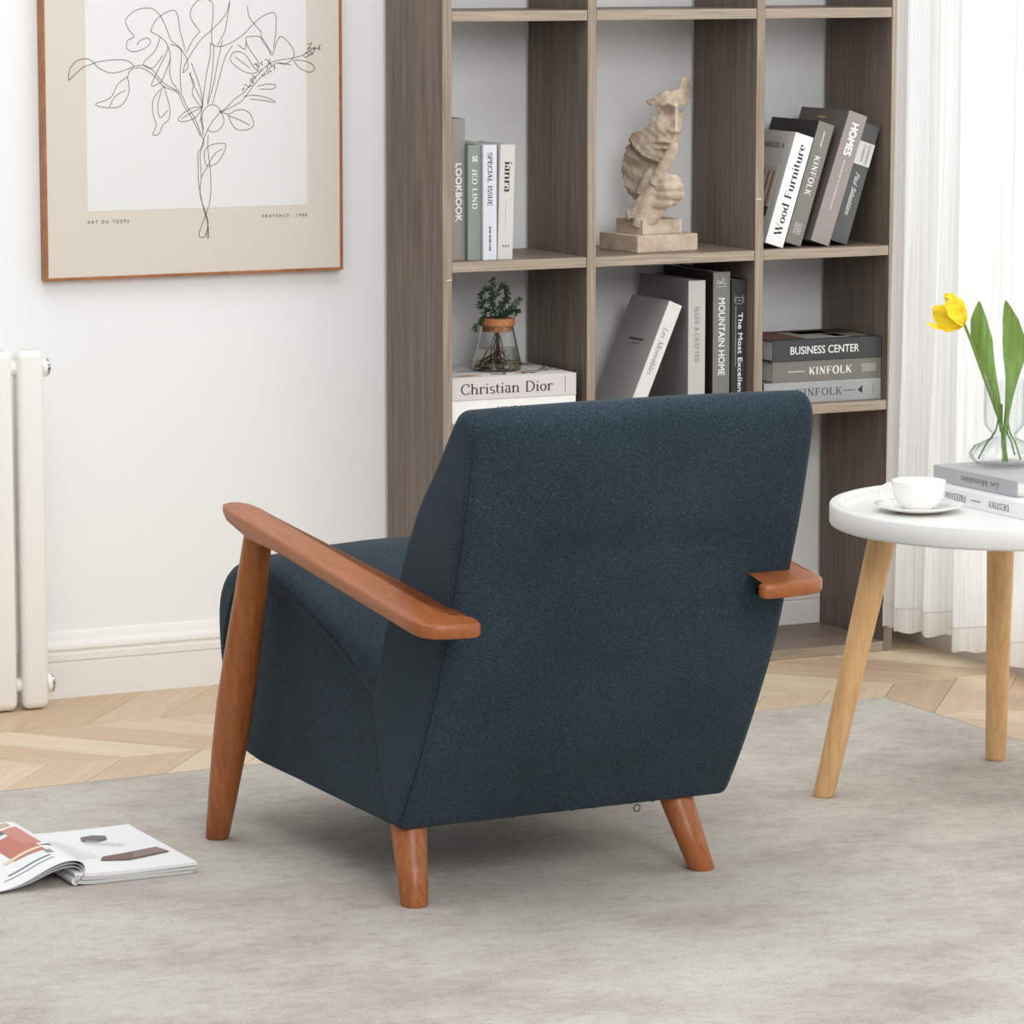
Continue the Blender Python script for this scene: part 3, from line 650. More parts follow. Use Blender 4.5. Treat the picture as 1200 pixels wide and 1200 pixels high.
STROKES=[[556,4003,575,4201,709,4372,921,4428,1088,4342,865,4256,705,4125,556,4003],[1088,4342,1290,4379,1609,4399,1821,4371,1953,4265],[1088,4342,1235,4216,1446,4138,1658,4160,1953,4255],[1953,4265,2167,4277,2353,4175,2459,4048,2618,3896,2939,3706,3071,3463,3257,3183,3389,2853],[1968,4220,2113,4228,2299,4126,2431,4014,2590,3846,2885,3716,3017,3454,3214,3158,3373,2828],[1953,4240,1845,4157,1806,4058,1602,3912,1438,3642,1118,3523,1276,3456,1595,3450,1757,3586,1840,3784,1806,4058],[1409,3444,1518,3640,1652,3738,1760,3776],[2590,3846,2400,3675,2333,3476,2367,3226,2419,3074,2336,2886,2471,2898,2554,3072,2690,3194,2709,3419,2642,3671,2590,3846],[2536,3772,2451,3474,2502,3223,2665,3370],[1882,4951,1961,4851,1827,4778,1798,4630,1930,4554,2144,4601,2307,4723,2254,4823,2093,4775,2012,4677],[2310,4952,2522,4845,2681,4669,2625,4470,2460,4173,2322,3876,2457,3899,2565,3997,2732,4419,2681,4669],[2522,4845,2412,4572,2195,4376,2167,4277,2354,4224,2571,4471],[2735,4693,2896,4641,2976,4515,2943,4066,2966,3715],[2685,4948,2763,4768,2950,4616,3082,4414,3107,4214,2998,4115],[2954,4945,3006,4765,3057,4564],[2732,4419,2718,4119,2780,3918,2913,3756],[3603,4938,3384,4761,3081,4339,2998,4115],[3386,4941,3221,4762,3083,4514],[3160,4138,3212,3911,3371,3608,3423,3431,3315,3508,3199,3711,3239,3911,3133,4113],[3600,4708,3597,4457,3511,4057,3424,3506,3365,3105],[3681,4657,3648,4156,3533,3504],[3872,4755,3759,4305,3673,3904,3532,3454],[4089,4652,3923,4403,3811,4053,3641,3477],[3600,4708,3817,4630,4145,4752,4365,4900],[3630,4938,3654,4657],[3929,4935,3762,4656],[3189,4313,3373,3809,3434,3466],[4392,4824,4417,4648,4634,4343,4676,4191],[4392,4824,4693,4821,4856,4643,4954,4440,5078,4741,5189,4816,5381,4637,5451,4484,5406,4358,5239,4259,5101,4286],[4722,4927,4747,4745,4954,4490],[5052,4923,4994,4591],[4199,4676,4362,4573,4391,4749],[4043,4426,4143,4526,4361,4473,4523,4244,4632,4116,4467,4083,4249,4172,4059,4326,4043,4426],[4142,4425,4468,4194],[3803,3323,3913,3371,4161,3594,4354,3717,4576,3991,4853,4239,5074,4337,5434,4383,5684,4456,5907,4579,6046,4527],[3814,3298,4022,3395,4269,3516,4408,3665,4630,3929,4907,4178,5085,4286,5378,4242],[5434,4332,5571,4178,5793,4089,5904,4148,5849,4250,5683,4319,5434,4342],[4325,3616,4572,3637,4847,3582,5023,3487,4737,3533,4462,3563],[4629,3813,4850,3860,5031,3832,4959,3757,4684,3762],[3776,3324,3993,3269,4158,3341,4350,3338,4486,3234,4539,3031,4401,2942,4182,2947,4046,3091,3977,3259],[3993,3234,4238,3138,4457,3032],[3586,3463,3749,3425,3857,3246,3882,3095,3772,2946,3635,2913,3526,2951],[3586,3463,3449,3355,3409,3155,3445,2952],[3423,3416,3206,3410,2988,3288,2889,3165,3040,3137,3258,3208,3368,3331,3423,3416],[2960,3189,3178,3310,3396,3406],[3803,3298,3637,3125,3471,2851,3387,2601,3315,2502,3312,2250,3324,1846,3401,1439,3506,1081,3530,776,3492,802,3516,1030],[3389,2853,3442,2701,3358,2450,3380,2046,3349,1643,3480,1234,3516,1030,3448,804,3339,782,3318,859,3408,1084,3566,1535,3582,2041,3533,2547,3536,2850],[3393,3205,3428,2852],[3518,2204,3455,2347,3468,2549,3632,2656,3905,2665,3893,2513,3737,2290,3529,2204],[3380,1996,3518,2219,3685,2468,3850,2565],[1882,4951,1779,5175,1995,5372,2316,5419,2528,5268,2685,4948],[2310,4952,2474,5219,2851,5365,2954,4945],[3386,4941,3173,5262,3339,5560,3663,5508,3630,4938],[3603,4938,3932,5256,4044,5555,3929,4935],[4365,4900,4697,5199,5027,5296,5052,4923],[4722,4927,4477,5201,4425,5452],[4299,3733,4327,3772,4345,3784],[4299,3733,4312,3774,4321,3799],[4437,3791,4487,3841,4519,3828],[4437,3791,4377,3857,4336,3849],[4547,3865,4519,3910,4499,3925],[4547,3865,4544,3911,4542,3942],[4465,3917,4498,3956,4520,3961],[4465,3917,4517,3986,4551,4002],[4603,3965,4552,4031,4518,4042],[4603,3965,4572,4009,4551,4020],[4687,4090,4718,4149,4738,4176],[4687,4090,4648,4158,4623,4186],[4743,4241,4709,4281,4686,4281],[4743,4241,4727,4302,4717,4339],[4852,4163,4853,4206,4853,4235],[4852,4163,4856,4203,4859,4229],[4908,4289,4844,4357,4801,4345],[4908,4289,4904,4336,4901,4367],[4963,4212,4911,4270,4876,4265],[4963,4212,4904,4280,4865,4280],[5017,4146,5018,4197,5018,4231],[5017,4146,5005,4198,4997,4231],[4768,4013,4808,4060,4835,4063],[4768,4013,4740,4051,4721,4059],[5740,4531,5800,4589,5840,4570],[5740,4531,5774,4586,5796,4609],[5824,4631,5830,4680,5833,4712],[5824,4631,5780,4675,5750,4657],[5907,4529,5919,4573,5927,4600],[5907,4529,5892,4576,5882,4603],[5991,4553,6017,4617,6035,4651],[5991,4553,6019,4610,6038,4637],[5711,4379,5675,4420,5650,4417],[5711,4379,5756,4423,5785,4411],[5851,4453,5813,4513,5787,4533],[5851,4453,5885,4502,5907,4516],[4851,4062,4894,4115,4923,4121],[4851,4062,4914,4123,4955,4101],[4660,4191,4597,4263,4554,4260],[4660,4191,4619,4263,4592,4292],[5795,4429,5844,4475,5876,4454],[5795,4429,5731,4494,5688,4475]]
vs=[];fs=[]
for s in STROKES:
    pts=catmull([(FX0+s[i]*1e-4,0,FZ0+s[i+1]*1e-4) for i in range(0,len(s),2)],5)
    fs2=[]; lv=[]
    strip(lv,fs2,[(p.x,p.z) for p in pts],lambda v:.0013)
    n=len(vs); vs+=[(x-ox,-.0098-oy,z-oz) for x,z in lv]; fs+=[tuple(i+n for i in f) for f in fs2]
me=bpy.data.meshes.new('line_drawing'); me.from_pydata(vs,[],fs); obj('line_drawing',me,M['line'],t,smooth=False)
lettering('ART DU TDEPS',t,(-.6405-ox,-.0096-oy,.9685-oz),(1,0,0),(0,0,1),.0885,.0068,M['ink'],track=.55)
lettering('PROVENCE . 1968',t,(-.2545-ox,-.0096-oy,.9695-oz),(1,0,0),(0,0,1),.099,.0064,M['ink'],track=.55)

# ---------------------------------------------------------------- radiator
t=thing('radiator','cream white column radiator standing at the left against the wall','radiator',(-1.0,-.08,0))
for k in range(7):
    x=-.8410-.066*k+1.0; w=.0270; d=.022
    for yy in (0,):
        P=[]
        for cx,cy,a0 in ((w-.012,d-.012,0),(-w+.012,d-.012,90),(-w+.012,-d+.012,180),(w-.012,-d+.012,270)):
            for j in range(5): a=math.radians(a0+22.5*j); P.append((cx+.012*math.cos(a),cy+.012*math.sin(a)))
        bm=pillow(P,.362,.016,lambda tt,p,x=x,yy=yy:(p.x+x,p.y+yy,.364+tt),4)
        obj('radiator_column',bm,M['cream'],t)
for z in (.689,.050):
    bm=bmesh.new(); add_tube(bm,[(-1.262+1.0,.006,z),(-.822+1.0,.006,z)],.015,20); obj('header_pipe',bm,M['cream'],t)
for z in (.689,.050):
    bm=bmesh.new(); add_tube(bm,[(-.816+1.0,0,z),(-.806+1.0,0,z)],.0195,20); obj('end_collar',bm,M['cream'],t)
    bm=bmesh.new(); add_tube(bm,[(-.806+1.0,0,z),(-.801+1.0,0,z),(-.797+1.0,0,z)],[.0185,.0185,.013],20); obj('chrome_plug',bm,M['chrome'],t)

# ---------------------------------------------------------------- curtain
m=bpy.data.materials.new('sheer_curtain'); m.use_nodes=True; nt=m.node_tree; nt.nodes.remove(nt.nodes['Principled BSDF'])
out=nt.nodes['Material Output']; df=N(m,'ShaderNodeBsdfDiffuse'); tr=N(m,'ShaderNodeBsdfTranslucent'); tp=N(m,'ShaderNodeBsdfTransparent'); m1=N(m,'ShaderNodeMixShader'); m2=N(m,'ShaderNodeMixShader')
st=ramp(m,noise(m,coords(m,(150,150,.6)),1,3,.5),[(.3,(236,234,230)),(.6,(252,251,249))])
L(m,st,df.inputs[0]); L(m,st,tr.inputs[0]); m1.inputs[0].default_value=.5; L(m,df.outputs[0],m1.inputs[1]); L(m,tr.outputs[0],m1.inputs[2])
m2.inputs[0].default_value=.06; L(m,m1.outputs[0],m2.inputs[1]); L(m,tp.outputs[0],m2.inputs[2]); L(m,m2.outputs[0],out.inputs[0])
bb=N(m,'ShaderNodeBump'); bb.inputs['Strength'].default_value=.35; bb.inputs['Distance'].default_value=.004
L(m,noise(m,coords(m,(130,130,.5)),1,2,.5),bb.inputs['Height']); L(m,bb.outputs[0],df.inputs['Normal']); L(m,bb.outputs[0],tr.inputs['Normal'])
M['sheer']=m
botp=[(1.030,-.284),(1.042,-.292),(1.057,-.303),(1.030,-.330),(1.022,-.358),(1.050,-.378),(1.078,-.392),(1.052,-.412),(1.046,-.430),(1.075,-.448),(1.103,-.462),(1.06,-.53),(1.004,-.606),(1.030,-.628),(1.064,-.645),(1.04,-.70),(1.008,-.805),(1.04,-.822)]
topp=[(1.043,-.284),(1.052,-.292),(1.062,-.303),(1.052,-.330),(1.054,-.358),(1.064,-.378),(1.082,-.398),(1.078,-.418),(1.084,-.436),(1.098,-.455),(1.118,-.480),(1.09,-.505),(1.040,-.545),(1.05,-.588),(1.09,-.655),(1.115,-.70),(1.045,-.745),(1.06,-.80)]
yb,yt=botp[-1][1],topp[-1][1]; rnd=random.Random(9)
while yb>-4.2:
    for dx,dy in ((.05,.03),(.10,.07),(.04,.14),(.0,.22),(.03,.235)):
        j=rnd.uniform(-.008,.008)
        botp.append((1.01+dx+j,yb-dy)); topp.append((1.035+dx*.9+j,yt-dy))
    yb-=.24; yt-=.24
B_=catmull([(x,y,0) for x,y in botp],4); T2=catmull([(x,y,0) for x,y in topp],4)
ct=thing('sheer_curtain','floor-length white sheer curtain hanging in folds over the window','curtain',(1.07,-2.2,0))
def curt(zs,off=0):
    bm=bmesh.new(); rows=[]
    for z in zs:
        s=min(1,max(0,(z-.05)/1.15)); s=s*s*(3-2*s); r=[]
        for i,(a,b) in enumerate(zip(B_,T2)):
            p=a.lerp(b,s); hem=.003*math.sin(i*.9)*(1 if z<.06 else 0)
            r.append(bm.verts.new((p.x-1.07+off+.0012*math.sin(i*2.1),p.y+2.2,z+hem+(a.x-1.02)*.05*(1-s))))
        rows.append(r)
    for a,b in zip(rows,rows[1:]):
        for k in range(len(a)-1): bm.faces.new((a[k],a[k+1],b[k+1],b[k]))
    return bm
o=obj('curtain_cloth',curt([.056,.08,.108,.14,.18,.24,.32,.42,.55,.7,.9,1.1,1.3,1.7,2.35,2.45]),M['sheer'],ct)
obj('hem_band',curt([.055,.07,.09,.108],-.0016),M['sheer'],ct)
M['stitch']=mat('curtain_stitching',(206,201,194),.9,.1)
bm=bmesh.new(); add_tube(bm,[(p.x-1.0728,p.y+2.2,.1075+(p.x-1.02)*.05) for p in [a.lerp(b,.008) for a,b in zip(B_,T2)]],.0009,5); obj('hem_stitch',bm,M['stitch'],ct)
bm=bmesh.new(); add_tube(bm,[(0,1.93,2.47),(0,-2.0,2.47)],.014,12); obj('curtain_rail',bm,M['trim'],ct)
for y in (1.75,.0,-1.8): obj('rail_bracket',box((0,y-.01,2.455),(.097,y+.01,2.485)),M['trim'],ct,smooth=False)

# ---------------------------------------------------------------- armchair
CH=thing('armchair','dark blue-grey upholstered armchair with walnut-stained arms, seen from behind','armchair',(-.585,-1.61,RZ),math.radians(1.5))
def sm(o,lv=1):
    return o
def crown(bm,hw,amt,ax,cond):
    for v in bm.verts:
        if cond(v): v.co[ax]+=amt*(1-min(1,abs(v.co.x)/hw)**2)
zb=-RZ
back=[(-.268,.130),(-.300,.127),(-.318,.150),(-.365,.226),(-.415,.32),(-.462,.42),(-.502,.54),(-.528,.62),(-.551,.71),(-.564,.775),(-.560,.806),(-.540,.824),(-.515,.823),(-.492,.803),(-.434,.731),(-.375,.664),(-.329,.59),(-.292,.518),(-.252,.449),(-.222,.367),(-.210,.31),(-.226,.229),(-.258,.15)]
bp=[tuple(p) for p in [(v.x,v.y) for v in catmull([(a,b,0) for a,b in back],4,True)]]
xs=[-.24,-.16,-.08,0,.08,.16,.24]
HB=.309
bm=pillow(bp,HB,.019,lambda x,p:(x,p.x,p.y+zb),6,xs)
for v in bm.verts:
    x=v.co.x; k=1-min(1,abs(x)/HB)**2
    if v.co.y<-.3 and v.co.z>.2: v.co.y-=.006*k
    if v.co.z>.5 and v.co.y>-.53: v.co.y+=.012*k
    if v.co.z>.78: v.co.z+=.003*k
obj('backrest',bm,M['fabric'],CH)
# vertical welt seams where the rear panel meets the sides
rear=catmull([(a,b,0) for a,b in back[1:11]],5)
for s in (-1,1):
    bm=bmesh.new(); add_tube(bm,[(s*(HB-.0055),p.x+.0058,p.y+zb+.001) for p in rear[2:-4]],.0008,6); obj('welt_seam',bm,M['thread'],CH)
sb=[(-.275,.20),(-.281,.140),(-.272,.1265),(-.20,.1275),(.10,.134),(.300,.142),(.352,.19),(.378,.25),(.392,.34),(.345,.425),(.26,.452),(.178,.462),(.07,.434),(-.06,.394),(-.19,.344),(-.24,.32)]
bm=pillow([tuple(v)[:2] for v in catmull([(a,b,0) for a,b in sb],3,True)],.302,.010,lambda x,p:(x,p.x,p.y+zb),4,xs)
obj('seat_base',bm,M['fabric'],CH)
scn=[(.318,.142),(.352,.165),(.392,.245),(.412,.33),(.410,.40),(.378,.449),(.320,.474),(.26,.486),(.19,.482),(.07,.452),(-.06,.417),(-.2,.373),(-.27,.35),(-.27,.30),(-.19,.325),(-.06,.376),(.07,.416),(.178,.446),(.245,.442),(.305,.415),(.350,.34),(.350,.25),(.335,.19),(.300,.148)]
bm=pillow([tuple(v)[:2] for v in catmull([(a,b,0) for a,b in scn],3,True)],.308,.026,lambda x,p:(x,p.x,p.y+zb),6,xs)
for v in bm.verts:
    k=1-min(1,abs(v.co.x)/.308)**2
    if v.co.z>.33 and v.co.y<.37: v.co.z+=.020*k
    if v.co.y>.34: v.co.y+=.015*k
obj('seat_cushion',bm,M['fabric'],CH)
sl=catmull([(.235,.446,0),(.178,.4495,0),(.07,.4195,0),(-.06,.3795,0),(-.19,.3295,0),(-.235,.308,0)],5)
for s in (-1,1):
    bm=bmesh.new(); add_tube(bm,[(s*.3022,p.x,p.y+zb+.011) for p in sl],.0011,6); obj('side_seam',bm,M['thread'],CH)
bm=bmesh.new(); nn=40
pts=[(-.27+.55*k/nn,-.285+.002*math.sin(k*1.7),.128+.0025*math.sin(k*2.3)+zb) for k in range(nn+1)]
add_tube(bm,pts,.0035,6); obj('base_hem',bm,M['black'],CH)
obj('dust_cover',box((-.285,-.255,.129+zb),(.285,.05,.140+zb),.002,1),M['black'],CH,smooth=False)
bm=bmesh.new(); add_tube(bm,[(.135+.006*math.cos(a*.6),-.298,.118+zb+.006*math.sin(a*.6)) for a in range(11)],.0010,6); obj('zip_ring',bm,M['black'],CH)
# arms
armplan=[(-.395,.165),(-.395,.08),(-.395,-.05),(-.395,-.2),(-.395,-.35),(-.395,-.49),(-.395,-.530),(-.390,-.552),(-.375,-.566),(-.35,-.5725),(-.320,-.576),(-.304,-.5745),(-.296,-.569),(-.293,-.558),(-.293,-.538),(-.297,-.529),(-.305,-.523),(-.318,-.517),(-.323,-.506),(-.327,-.488),(-.328,-.45),(-.329,-.35),(-.330,-.2),(-.331,-.05),(-.332,.08),(-.334,.155),(-.340,.186),(-.353,.204),(-.370,.208),(-.386,.198)]
def armz(y): return .510+(.597-.510)*(y+.525)/.725
def armt(y):
    if y>.11: return .031-.016*min(1,(y-.11)/.09)
    if y>.02: return .023+.008*min(1,(y-.02)/.05)
    return .023
for s in (-1,1):
    tipR={(-.304,-.5745):(-.292,-.574),(-.296,-.569):(-.285,-.568),(-.293,-.558):(-.285,-.558),(-.293,-.538):(-.300,-.550),(-.297,-.529):(-.318,-.544),(-.305,-.523):(-.334,-.534),(-.318,-.517):(-.342,-.520),(-.323,-.506):(-.343,-.505),(-.327,-.488):(-.340,-.488)}
    pl=[(x if s<0 else -x,y) for x,y in (armplan if s<0 else [tipR.get(q,q) for q in armplan])]
    def mp(tt,p):
        f=(tt+.5); return (p.x,p.y,armz(p.y)-armt(p.y)*(1-f)+zb)
    # two-rim rounded plate (r given in plan units, thickness normalised)
    P=ccw([Vector(p) for p in pl]); bm=bmesh.new(); rings=[]
    R=.006
    for f,ins in ((0,R),(.04,R*.35),(.16,0),(.84,0),(.96,R*.35),(1,R)):
        Q=inset_loop(P,ins) if ins else P
        rings.append([bm.verts.new((p.x,p.y,armz(p.y)-armt(p.y)*(1-f)+zb)) for p in Q])
    n=len(P)
    for a,b in zip(rings,rings[1:]):
        for k in range(n): bm.faces.new((a[k],a[(k+1)%n],b[(k+1)%n],b[k]))
    f=[bm.faces.new(rings[0][::-1]),bm.faces.new(rings[-1])]; bmesh.ops.triangulate(bm,faces=f,ngon_method='EAR_CLIP')
    if s>0:
        for v in bm.verts:
            q=min(1,max(0,(.1-v.co.y)/.6)); h=min(1,max(0,(-.535-v.co.y)/.02)); k=min(1,max(0,(.345-v.co.x)/.04))
            v.co.x-=.060*q+.018*h*k; v.co.z+=.019*q
    obj('armrest',bm,M['armwood'],CH)
    xb=-.315 if s<0 else .252; zq=0 if s<0 else .019
    bm=box((xb-.008,-.53,armz(-.54)-.034+zb+zq),(xb+.008,-.47,armz(-.54)-.022+zb+zq),.002); obj('arm_bracket',bm,M['black'],CH,smooth=False)
    # front leg runs up to the arm
    x0=-.374 if s<0 else .371; a=Vector((x0,.262,0.0)); b=Vector((x0*.975,.098,armz(.1)-.022+zb)); 
    prof=[(0,.0185),(.004,.0205),(.15,.0255),(.3,.0300),(.45,.0325),(.6,.031),(.8,.027),(1,.0240)]
    bm=bmesh.new(); add_leg(bm,a,b,prof)
    o=obj('front_leg',bm,M['legwood'],CH)
for (xf,yf,xt,yt) in ((-.290,-.328,-.268,-.262),(.245,-.322,.224,-.262)):
    a=Vector((xf,yf,0)); b=Vector((xt,yt,.135+zb)); bm=bmesh.new()
    prof=[(0,.0205),(.02,.0225),(.5,.0262),(1,.0300)]; add_leg(bm,a,b,prof)
    obj('rear_leg',bm,M['legwood'],CH)

# ---------------------------------------------------------------- side table
TX,TY,TH,TR=.429,-1.661,.54,.312
t=thing('side_table','round white tray-top side table with light beech legs, right of the armchair','table',(TX,TY,RZ))
bm=bmesh.new(); z0=TH-.040-RZ; z1=TH-RZ
add_lathe(bm,[(.0005,z0),(TR-.006,z0),(TR-.002,z0+.002),(TR,z0+.006),(TR,z1-.004),(TR-.002,z1-.001),(TR-.005,z1),(TR-.020,z1),(TR-.0225,z1-.002),(TR-.0235,z1-.012),(TR-.030,z1-.0125),(.0005,z1-.0125)],96)
obj('tray_top',bm,M['white_lac'],t)
for fx,fy in ((.14,-1.528),(.597,-1.391),(.520,-1.966)):
    d=Vector((TX-fx,TY-fy)).normalized(); a=Vector((fx-TX,fy-TY,0)); b=Vector((fx-TX+d.x*.105,fy-TY+d.y*.105,z0+.0005))
    prof=[(0,.0165),(.012,.0195),(.5,.0225),(1,.0262)]; bm=bmesh.new(); add_leg(bm,a,b,prof)
    obj('leg',bm,M['beech'],t)
TS=TH-.0125
# books on the table
def tbook(label,T,H,D,col,org,rz,z,spine_col):
    # spine faces the room (-X side), top edge of the spine towards the window wall; lettering reads from the far side
    return book(label,T,H,D,col,(org[0],org[1],z),rot=(0,PI/2,rz),group='books on the side table',spine_col=spine_col)
# lying book: local z -> +X, local y -> +Y, local x -> -Z ; turned -90 deg so that the spine faces -X
RA=math.radians(-90)
b=tbook('white book lettered DESTINY FREEDOM lying on the side table, lower one',.030,.275,.18,(226,226,228),(.385,-1.515),RA+math.radians(1),TS+.0302,(236,236,238))
lettering('FREEDOM',b,(.0155,-.0007,.052),(0,0,-1),(1,0,0),.065,.0125,ink((90,90,94)),'serif'); lettering('DESTINY',b,(.0155,-.0007,.188),(0,0,-1),(1,0,0),.065,.0125,ink((90,90,94)),'serif')
dashes(b,(.0155,-.0007,.118),(0,0,1),(1,0,0),.03,.004,ink((120,120,124)),1)
b=tbook('light grey book lying on top of the white one, under the glass vase',.029,.258,.175,(176,177,178),(.404,-1.463),RA+math.radians(2.5),TS+.0305+.0292,(172,173,175))
lettering('Les Miserables',b,(.0155,-.0007,.145),(0,0,-1),(1,0,0),.115,.0115,ink((112,112,114)),'serif',slant=.18)

# ---------------------------------------------------------------- glass vase and tulip
VX,VY,VZ=.504,-1.541,TS+.0305+.0292+.0008
t=thing('glass_vase','fluted clear glass vase with a round ribbed foot, on the table books','vase',(VX,VY,VZ))
fl=lambda r,z,a: r*(1+(.075 if z<.048 else .06)*(abs(math.cos(7*a))-.5)) if r>.012 else r
bm=bmesh.new(); ou=[(.0006,0),(.034,0),(.050,.004),(.060,.014),(.062,.024),(.054,.036),(.034,.046),(.0225,.052),(.0215,.058),(.028,.066),(.0345,.074),(.0365,.084),(.0368,.155),(.0375,.158)]
inn=[(r-.0022,z) for r,z in ou[::-1][:-3]]+[(.048,.0065),(.032,.0035),(.0006,.0035)]
add_lathe(bm,ou+inn,120,rf=fl); o=obj('vase_glass',bm,M['glass'],t)
tt=thing('tulip','yellow tulip leaning left with two broad green leaves, standing in the glass vase','flower',(VX,VY,VZ+.006))
def tp_(x,y,z): return (x-VX,y-VY,z-VZ-.006)
bm=bmesh.new()
add_tube(bm,catmull([tp_(.500,-1.545,.594+.0035),tp_(.502,-1.545,.64),tp_(.488,-1.530,.70),tp_(.464,-1.526,.76),tp_(.437,-1.532,.815),tp_(.413,-1.541,.853)],6),.0028,8)
obj('stem',bm,M['stem'],tt)
for pts in ([(.508,-1.538,.597),(.507,-1.54,.65),(.512,-1.54,.70),(.517,-1.54,.75)],[(.505,-1.55,.597),(.500,-1.55,.65),(.516,-1.548,.72),(.54,-1.545,.78),(.556,-1.545,.815)]):
    bm=bmesh.new(); add_tube(bm,catmull([tp_(*p) for p in pts],6),.0026,8); obj('stem',bm,M['stem'],tt)
for pts in ([(.497,-1.535,.70),(.494,-1.53,.655),(.480,-1.52,.628),(.466,-1.515,.600)],[(.512,-1.538,.70),(.512,-1.545,.655),(.520,-1.555,.630),(.528,-1.56,.600)],[(.505,-1.53,.70),(.503,-1.535,.655),(.494,-1.55,.628),(.488,-1.565,.600)],[(.520,-1.54,.71),(.514,-1.535,.655),(.527,-1.53,.63),(.538,-1.525,.605)]):
    bm=bmesh.new(); add_tube(bm,catmull([tp_(*p) for p in pts],6),.0017,8); obj('stem',bm,M['stem'],tt)
def blade(pts,ws,fold,side,th=.0012):
    bm=bmesh.new(); c=catmull(pts,5); n=len(c); side=Vector(side).normalized(); top=[];bot=[]
    for i,p in enumerate(c):
        u=i/(n-1)*(len(ws)-1); k=min(int(u),len(ws)-2); w_=ws[k]+(ws[k+1]-ws[k])*(u-k)
        d=(c[min(i+1,n-1)]-c[max(i-1,0)]).normalized(); nn=d.cross(side).normalized(); r1=[];r2_=[]
        for j in range(-4,5):
            v=j/4; q=p+side*w_*v+nn*fold*w_*(v*v)+nn*.0015*math.sin(i*.7+j)*abs(v)
            r1.append(bm.verts.new(q)); r2_.append(bm.verts.new(q-nn*th*(1-.8*abs(v))))
        top.append(r1);bot.append(r2_)
    for R_,fl_ in ((top,1),(bot,-1)):
        for a,b in zip(R_,R_[1:]):
            for k in range(8):
                f=(a[k],a[k+1],b[k+1],b[k]); bm.faces.new(f if fl_>0 else f[::-1])
    for a,b,c2,d in zip(top,top[1:],bot,bot[1:]):
        bm.faces.new((a[0],b[0],d[0],c2[0])); bm.faces.new((a[8],c2[8],d[8],b[8]))
    return bm
rs=Vector((.896,-.444,0))
def lf(x,z,dy=0): # point in the plane of the stems
    return tp_(x,-1.541+dy-(x-.504)*.10,z)
obj('leaf',blade([lf(.499,.65),lf(.491,.70),lf(.478,.746),lf(.465,.785),lf(.456,.820),lf(.450,.856),lf(.449,.890)],[.003,.0055,.009,.0155,.0200,.0150,.0008],.35,rs),M['leaf'],tt)
obj('leaf',blade([lf(.502,.65,-.004),lf(.507,.70,-.006),lf(.513,.746,-.006),lf(.519,.785),lf(.519,.820),lf(.512,.856),lf(.502,.890)],[.003,.006,.011,.0185,.0210,.0145,.0008],-.35,rs),M['leaf'],tt)
# blossom: six cupped petals around an axis pointing left and up
Bs=Vector(tp_(.413,-1.541,.852)); ax=(Vector((-.80,.38,.0))*.86+Vector((0,0,.52))).normalized()
ux,uy=frame_of(ax)
for k in range(6):
    a=2*PI*k/6+.35; o_=ux*math.cos(a)+uy*math.sin(a); sd=ax.cross(o_).normalized(); inner=k%2
    L_=.054 if not inner else .059; opn=[0,.55,1.05,1.35,1.62,1.95] if not inner else [0,.55,.95,1.05,1.1,1.2]
    R_=.0192 if not inner else .0165
    pts=[Bs+ax*L_*u+o_*R_*r for u,r in zip((0,.1,.35,.6,.82,1.0),opn)]
    bm=bmesh.new(); bm.free(); bm=blade(pts,[.003,.011,.0168,.0172,.0140,.004],-.35,sd,.0010)
    obj('petal',bm,M['petal'],tt)

# ---------------------------------------------------------------- cup and saucer
CX,CY=.279,-1.612
t=thing('saucer','round white porcelain saucer under the teacup on the side table','saucer',(CX,CY,TS+.0003))
bm=bmesh.new(); add_lathe(bm,[(.0005,0),(.036,0),(.040,.0015),(.060,.006),(.0775,.0125),(.0785,.0140),(.0770,.0145),(.058,.0085),(.040,.0045),(.0005,.0042)],64); obj('saucer_dish',bm,M['porcelain'],t)
bm=bmesh.new(); add_lathe(bm,[(.026,.0042),(.028,.0058),(.030,.0058),(.032,.0044)],48,close=True); obj('cup_ring',bm,M['porcelain'],t)
t=thing('teacup','white porcelain teacup with thin loop handle standing on the saucer','cup',(CX,CY,TS+.0062))
bm=bmesh.new(); add_lathe(bm,[(.0005,.002),(.022,.002),(.024,0),(.026,0),(.028,.003),(.037,.010),(.0445,.024),(.0475,.040),(.0485,.050),(.0478,.0505),(.0462,.040),(.043,.025),(.035,.012),(.024,.0055),(.0005,.005)],64); obj('cup_bowl',bm,M['porcelain'],t)
hd=Vector((-.93,.36,0)).normalized(); pts=[]
for a in range(0,13): q=math.radians(75-150*a/12); pts.append(hd*(.043+.027*math.cos(q))+Vector((0,0,.029+.017*math.sin(q))))
bm=bmesh.new(); add_tube(bm,catmull(pts,2),[.0030]*25,10); obj('handle',bm,M['porcelain'],t)

# ---------------------------------------------------------------- open magazine on the rug
MX,MY=-1.312,-1.410
t=thing('magazine','open magazine with curled left pages lying on the rug','magazine',(MX,MY,RZ))
def sheetstack(prof_lo,prof_hi,y0,y1,skew=0):
    bm=bmesh.new(); n=len(prof_lo); r=[]
    for y,sk in ((y0,0),(y1,skew)):
        lo=[bm.verts.new((x+sk,y,z)) for x,z in prof_lo]; hi=[bm.verts.new((x+sk,y,z)) for x,z in prof_hi]; r.append((lo,hi))
    (l0,h0),(l1,h1)=r
    for k in range(n-1):
        bm.faces.new((l0[k],l0[k+1],l1[k+1],l1[k])); bm.faces.new((h0[k],h1[k],h1[k+1],h0[k+1]))
        bm.faces.new((l0[k],h0[k],h0[k+1],l0[k+1])); bm.faces.new((l1[k],l1[k+1],h1[k+1],h1[k]))
    bm.faces.new((l0[0],l1[0],h1[0],h0[0])); bm.faces.new((l0[-1],h0[-1],h1[-1],l1[-1])); return bm
y0,y1=-.174,.142
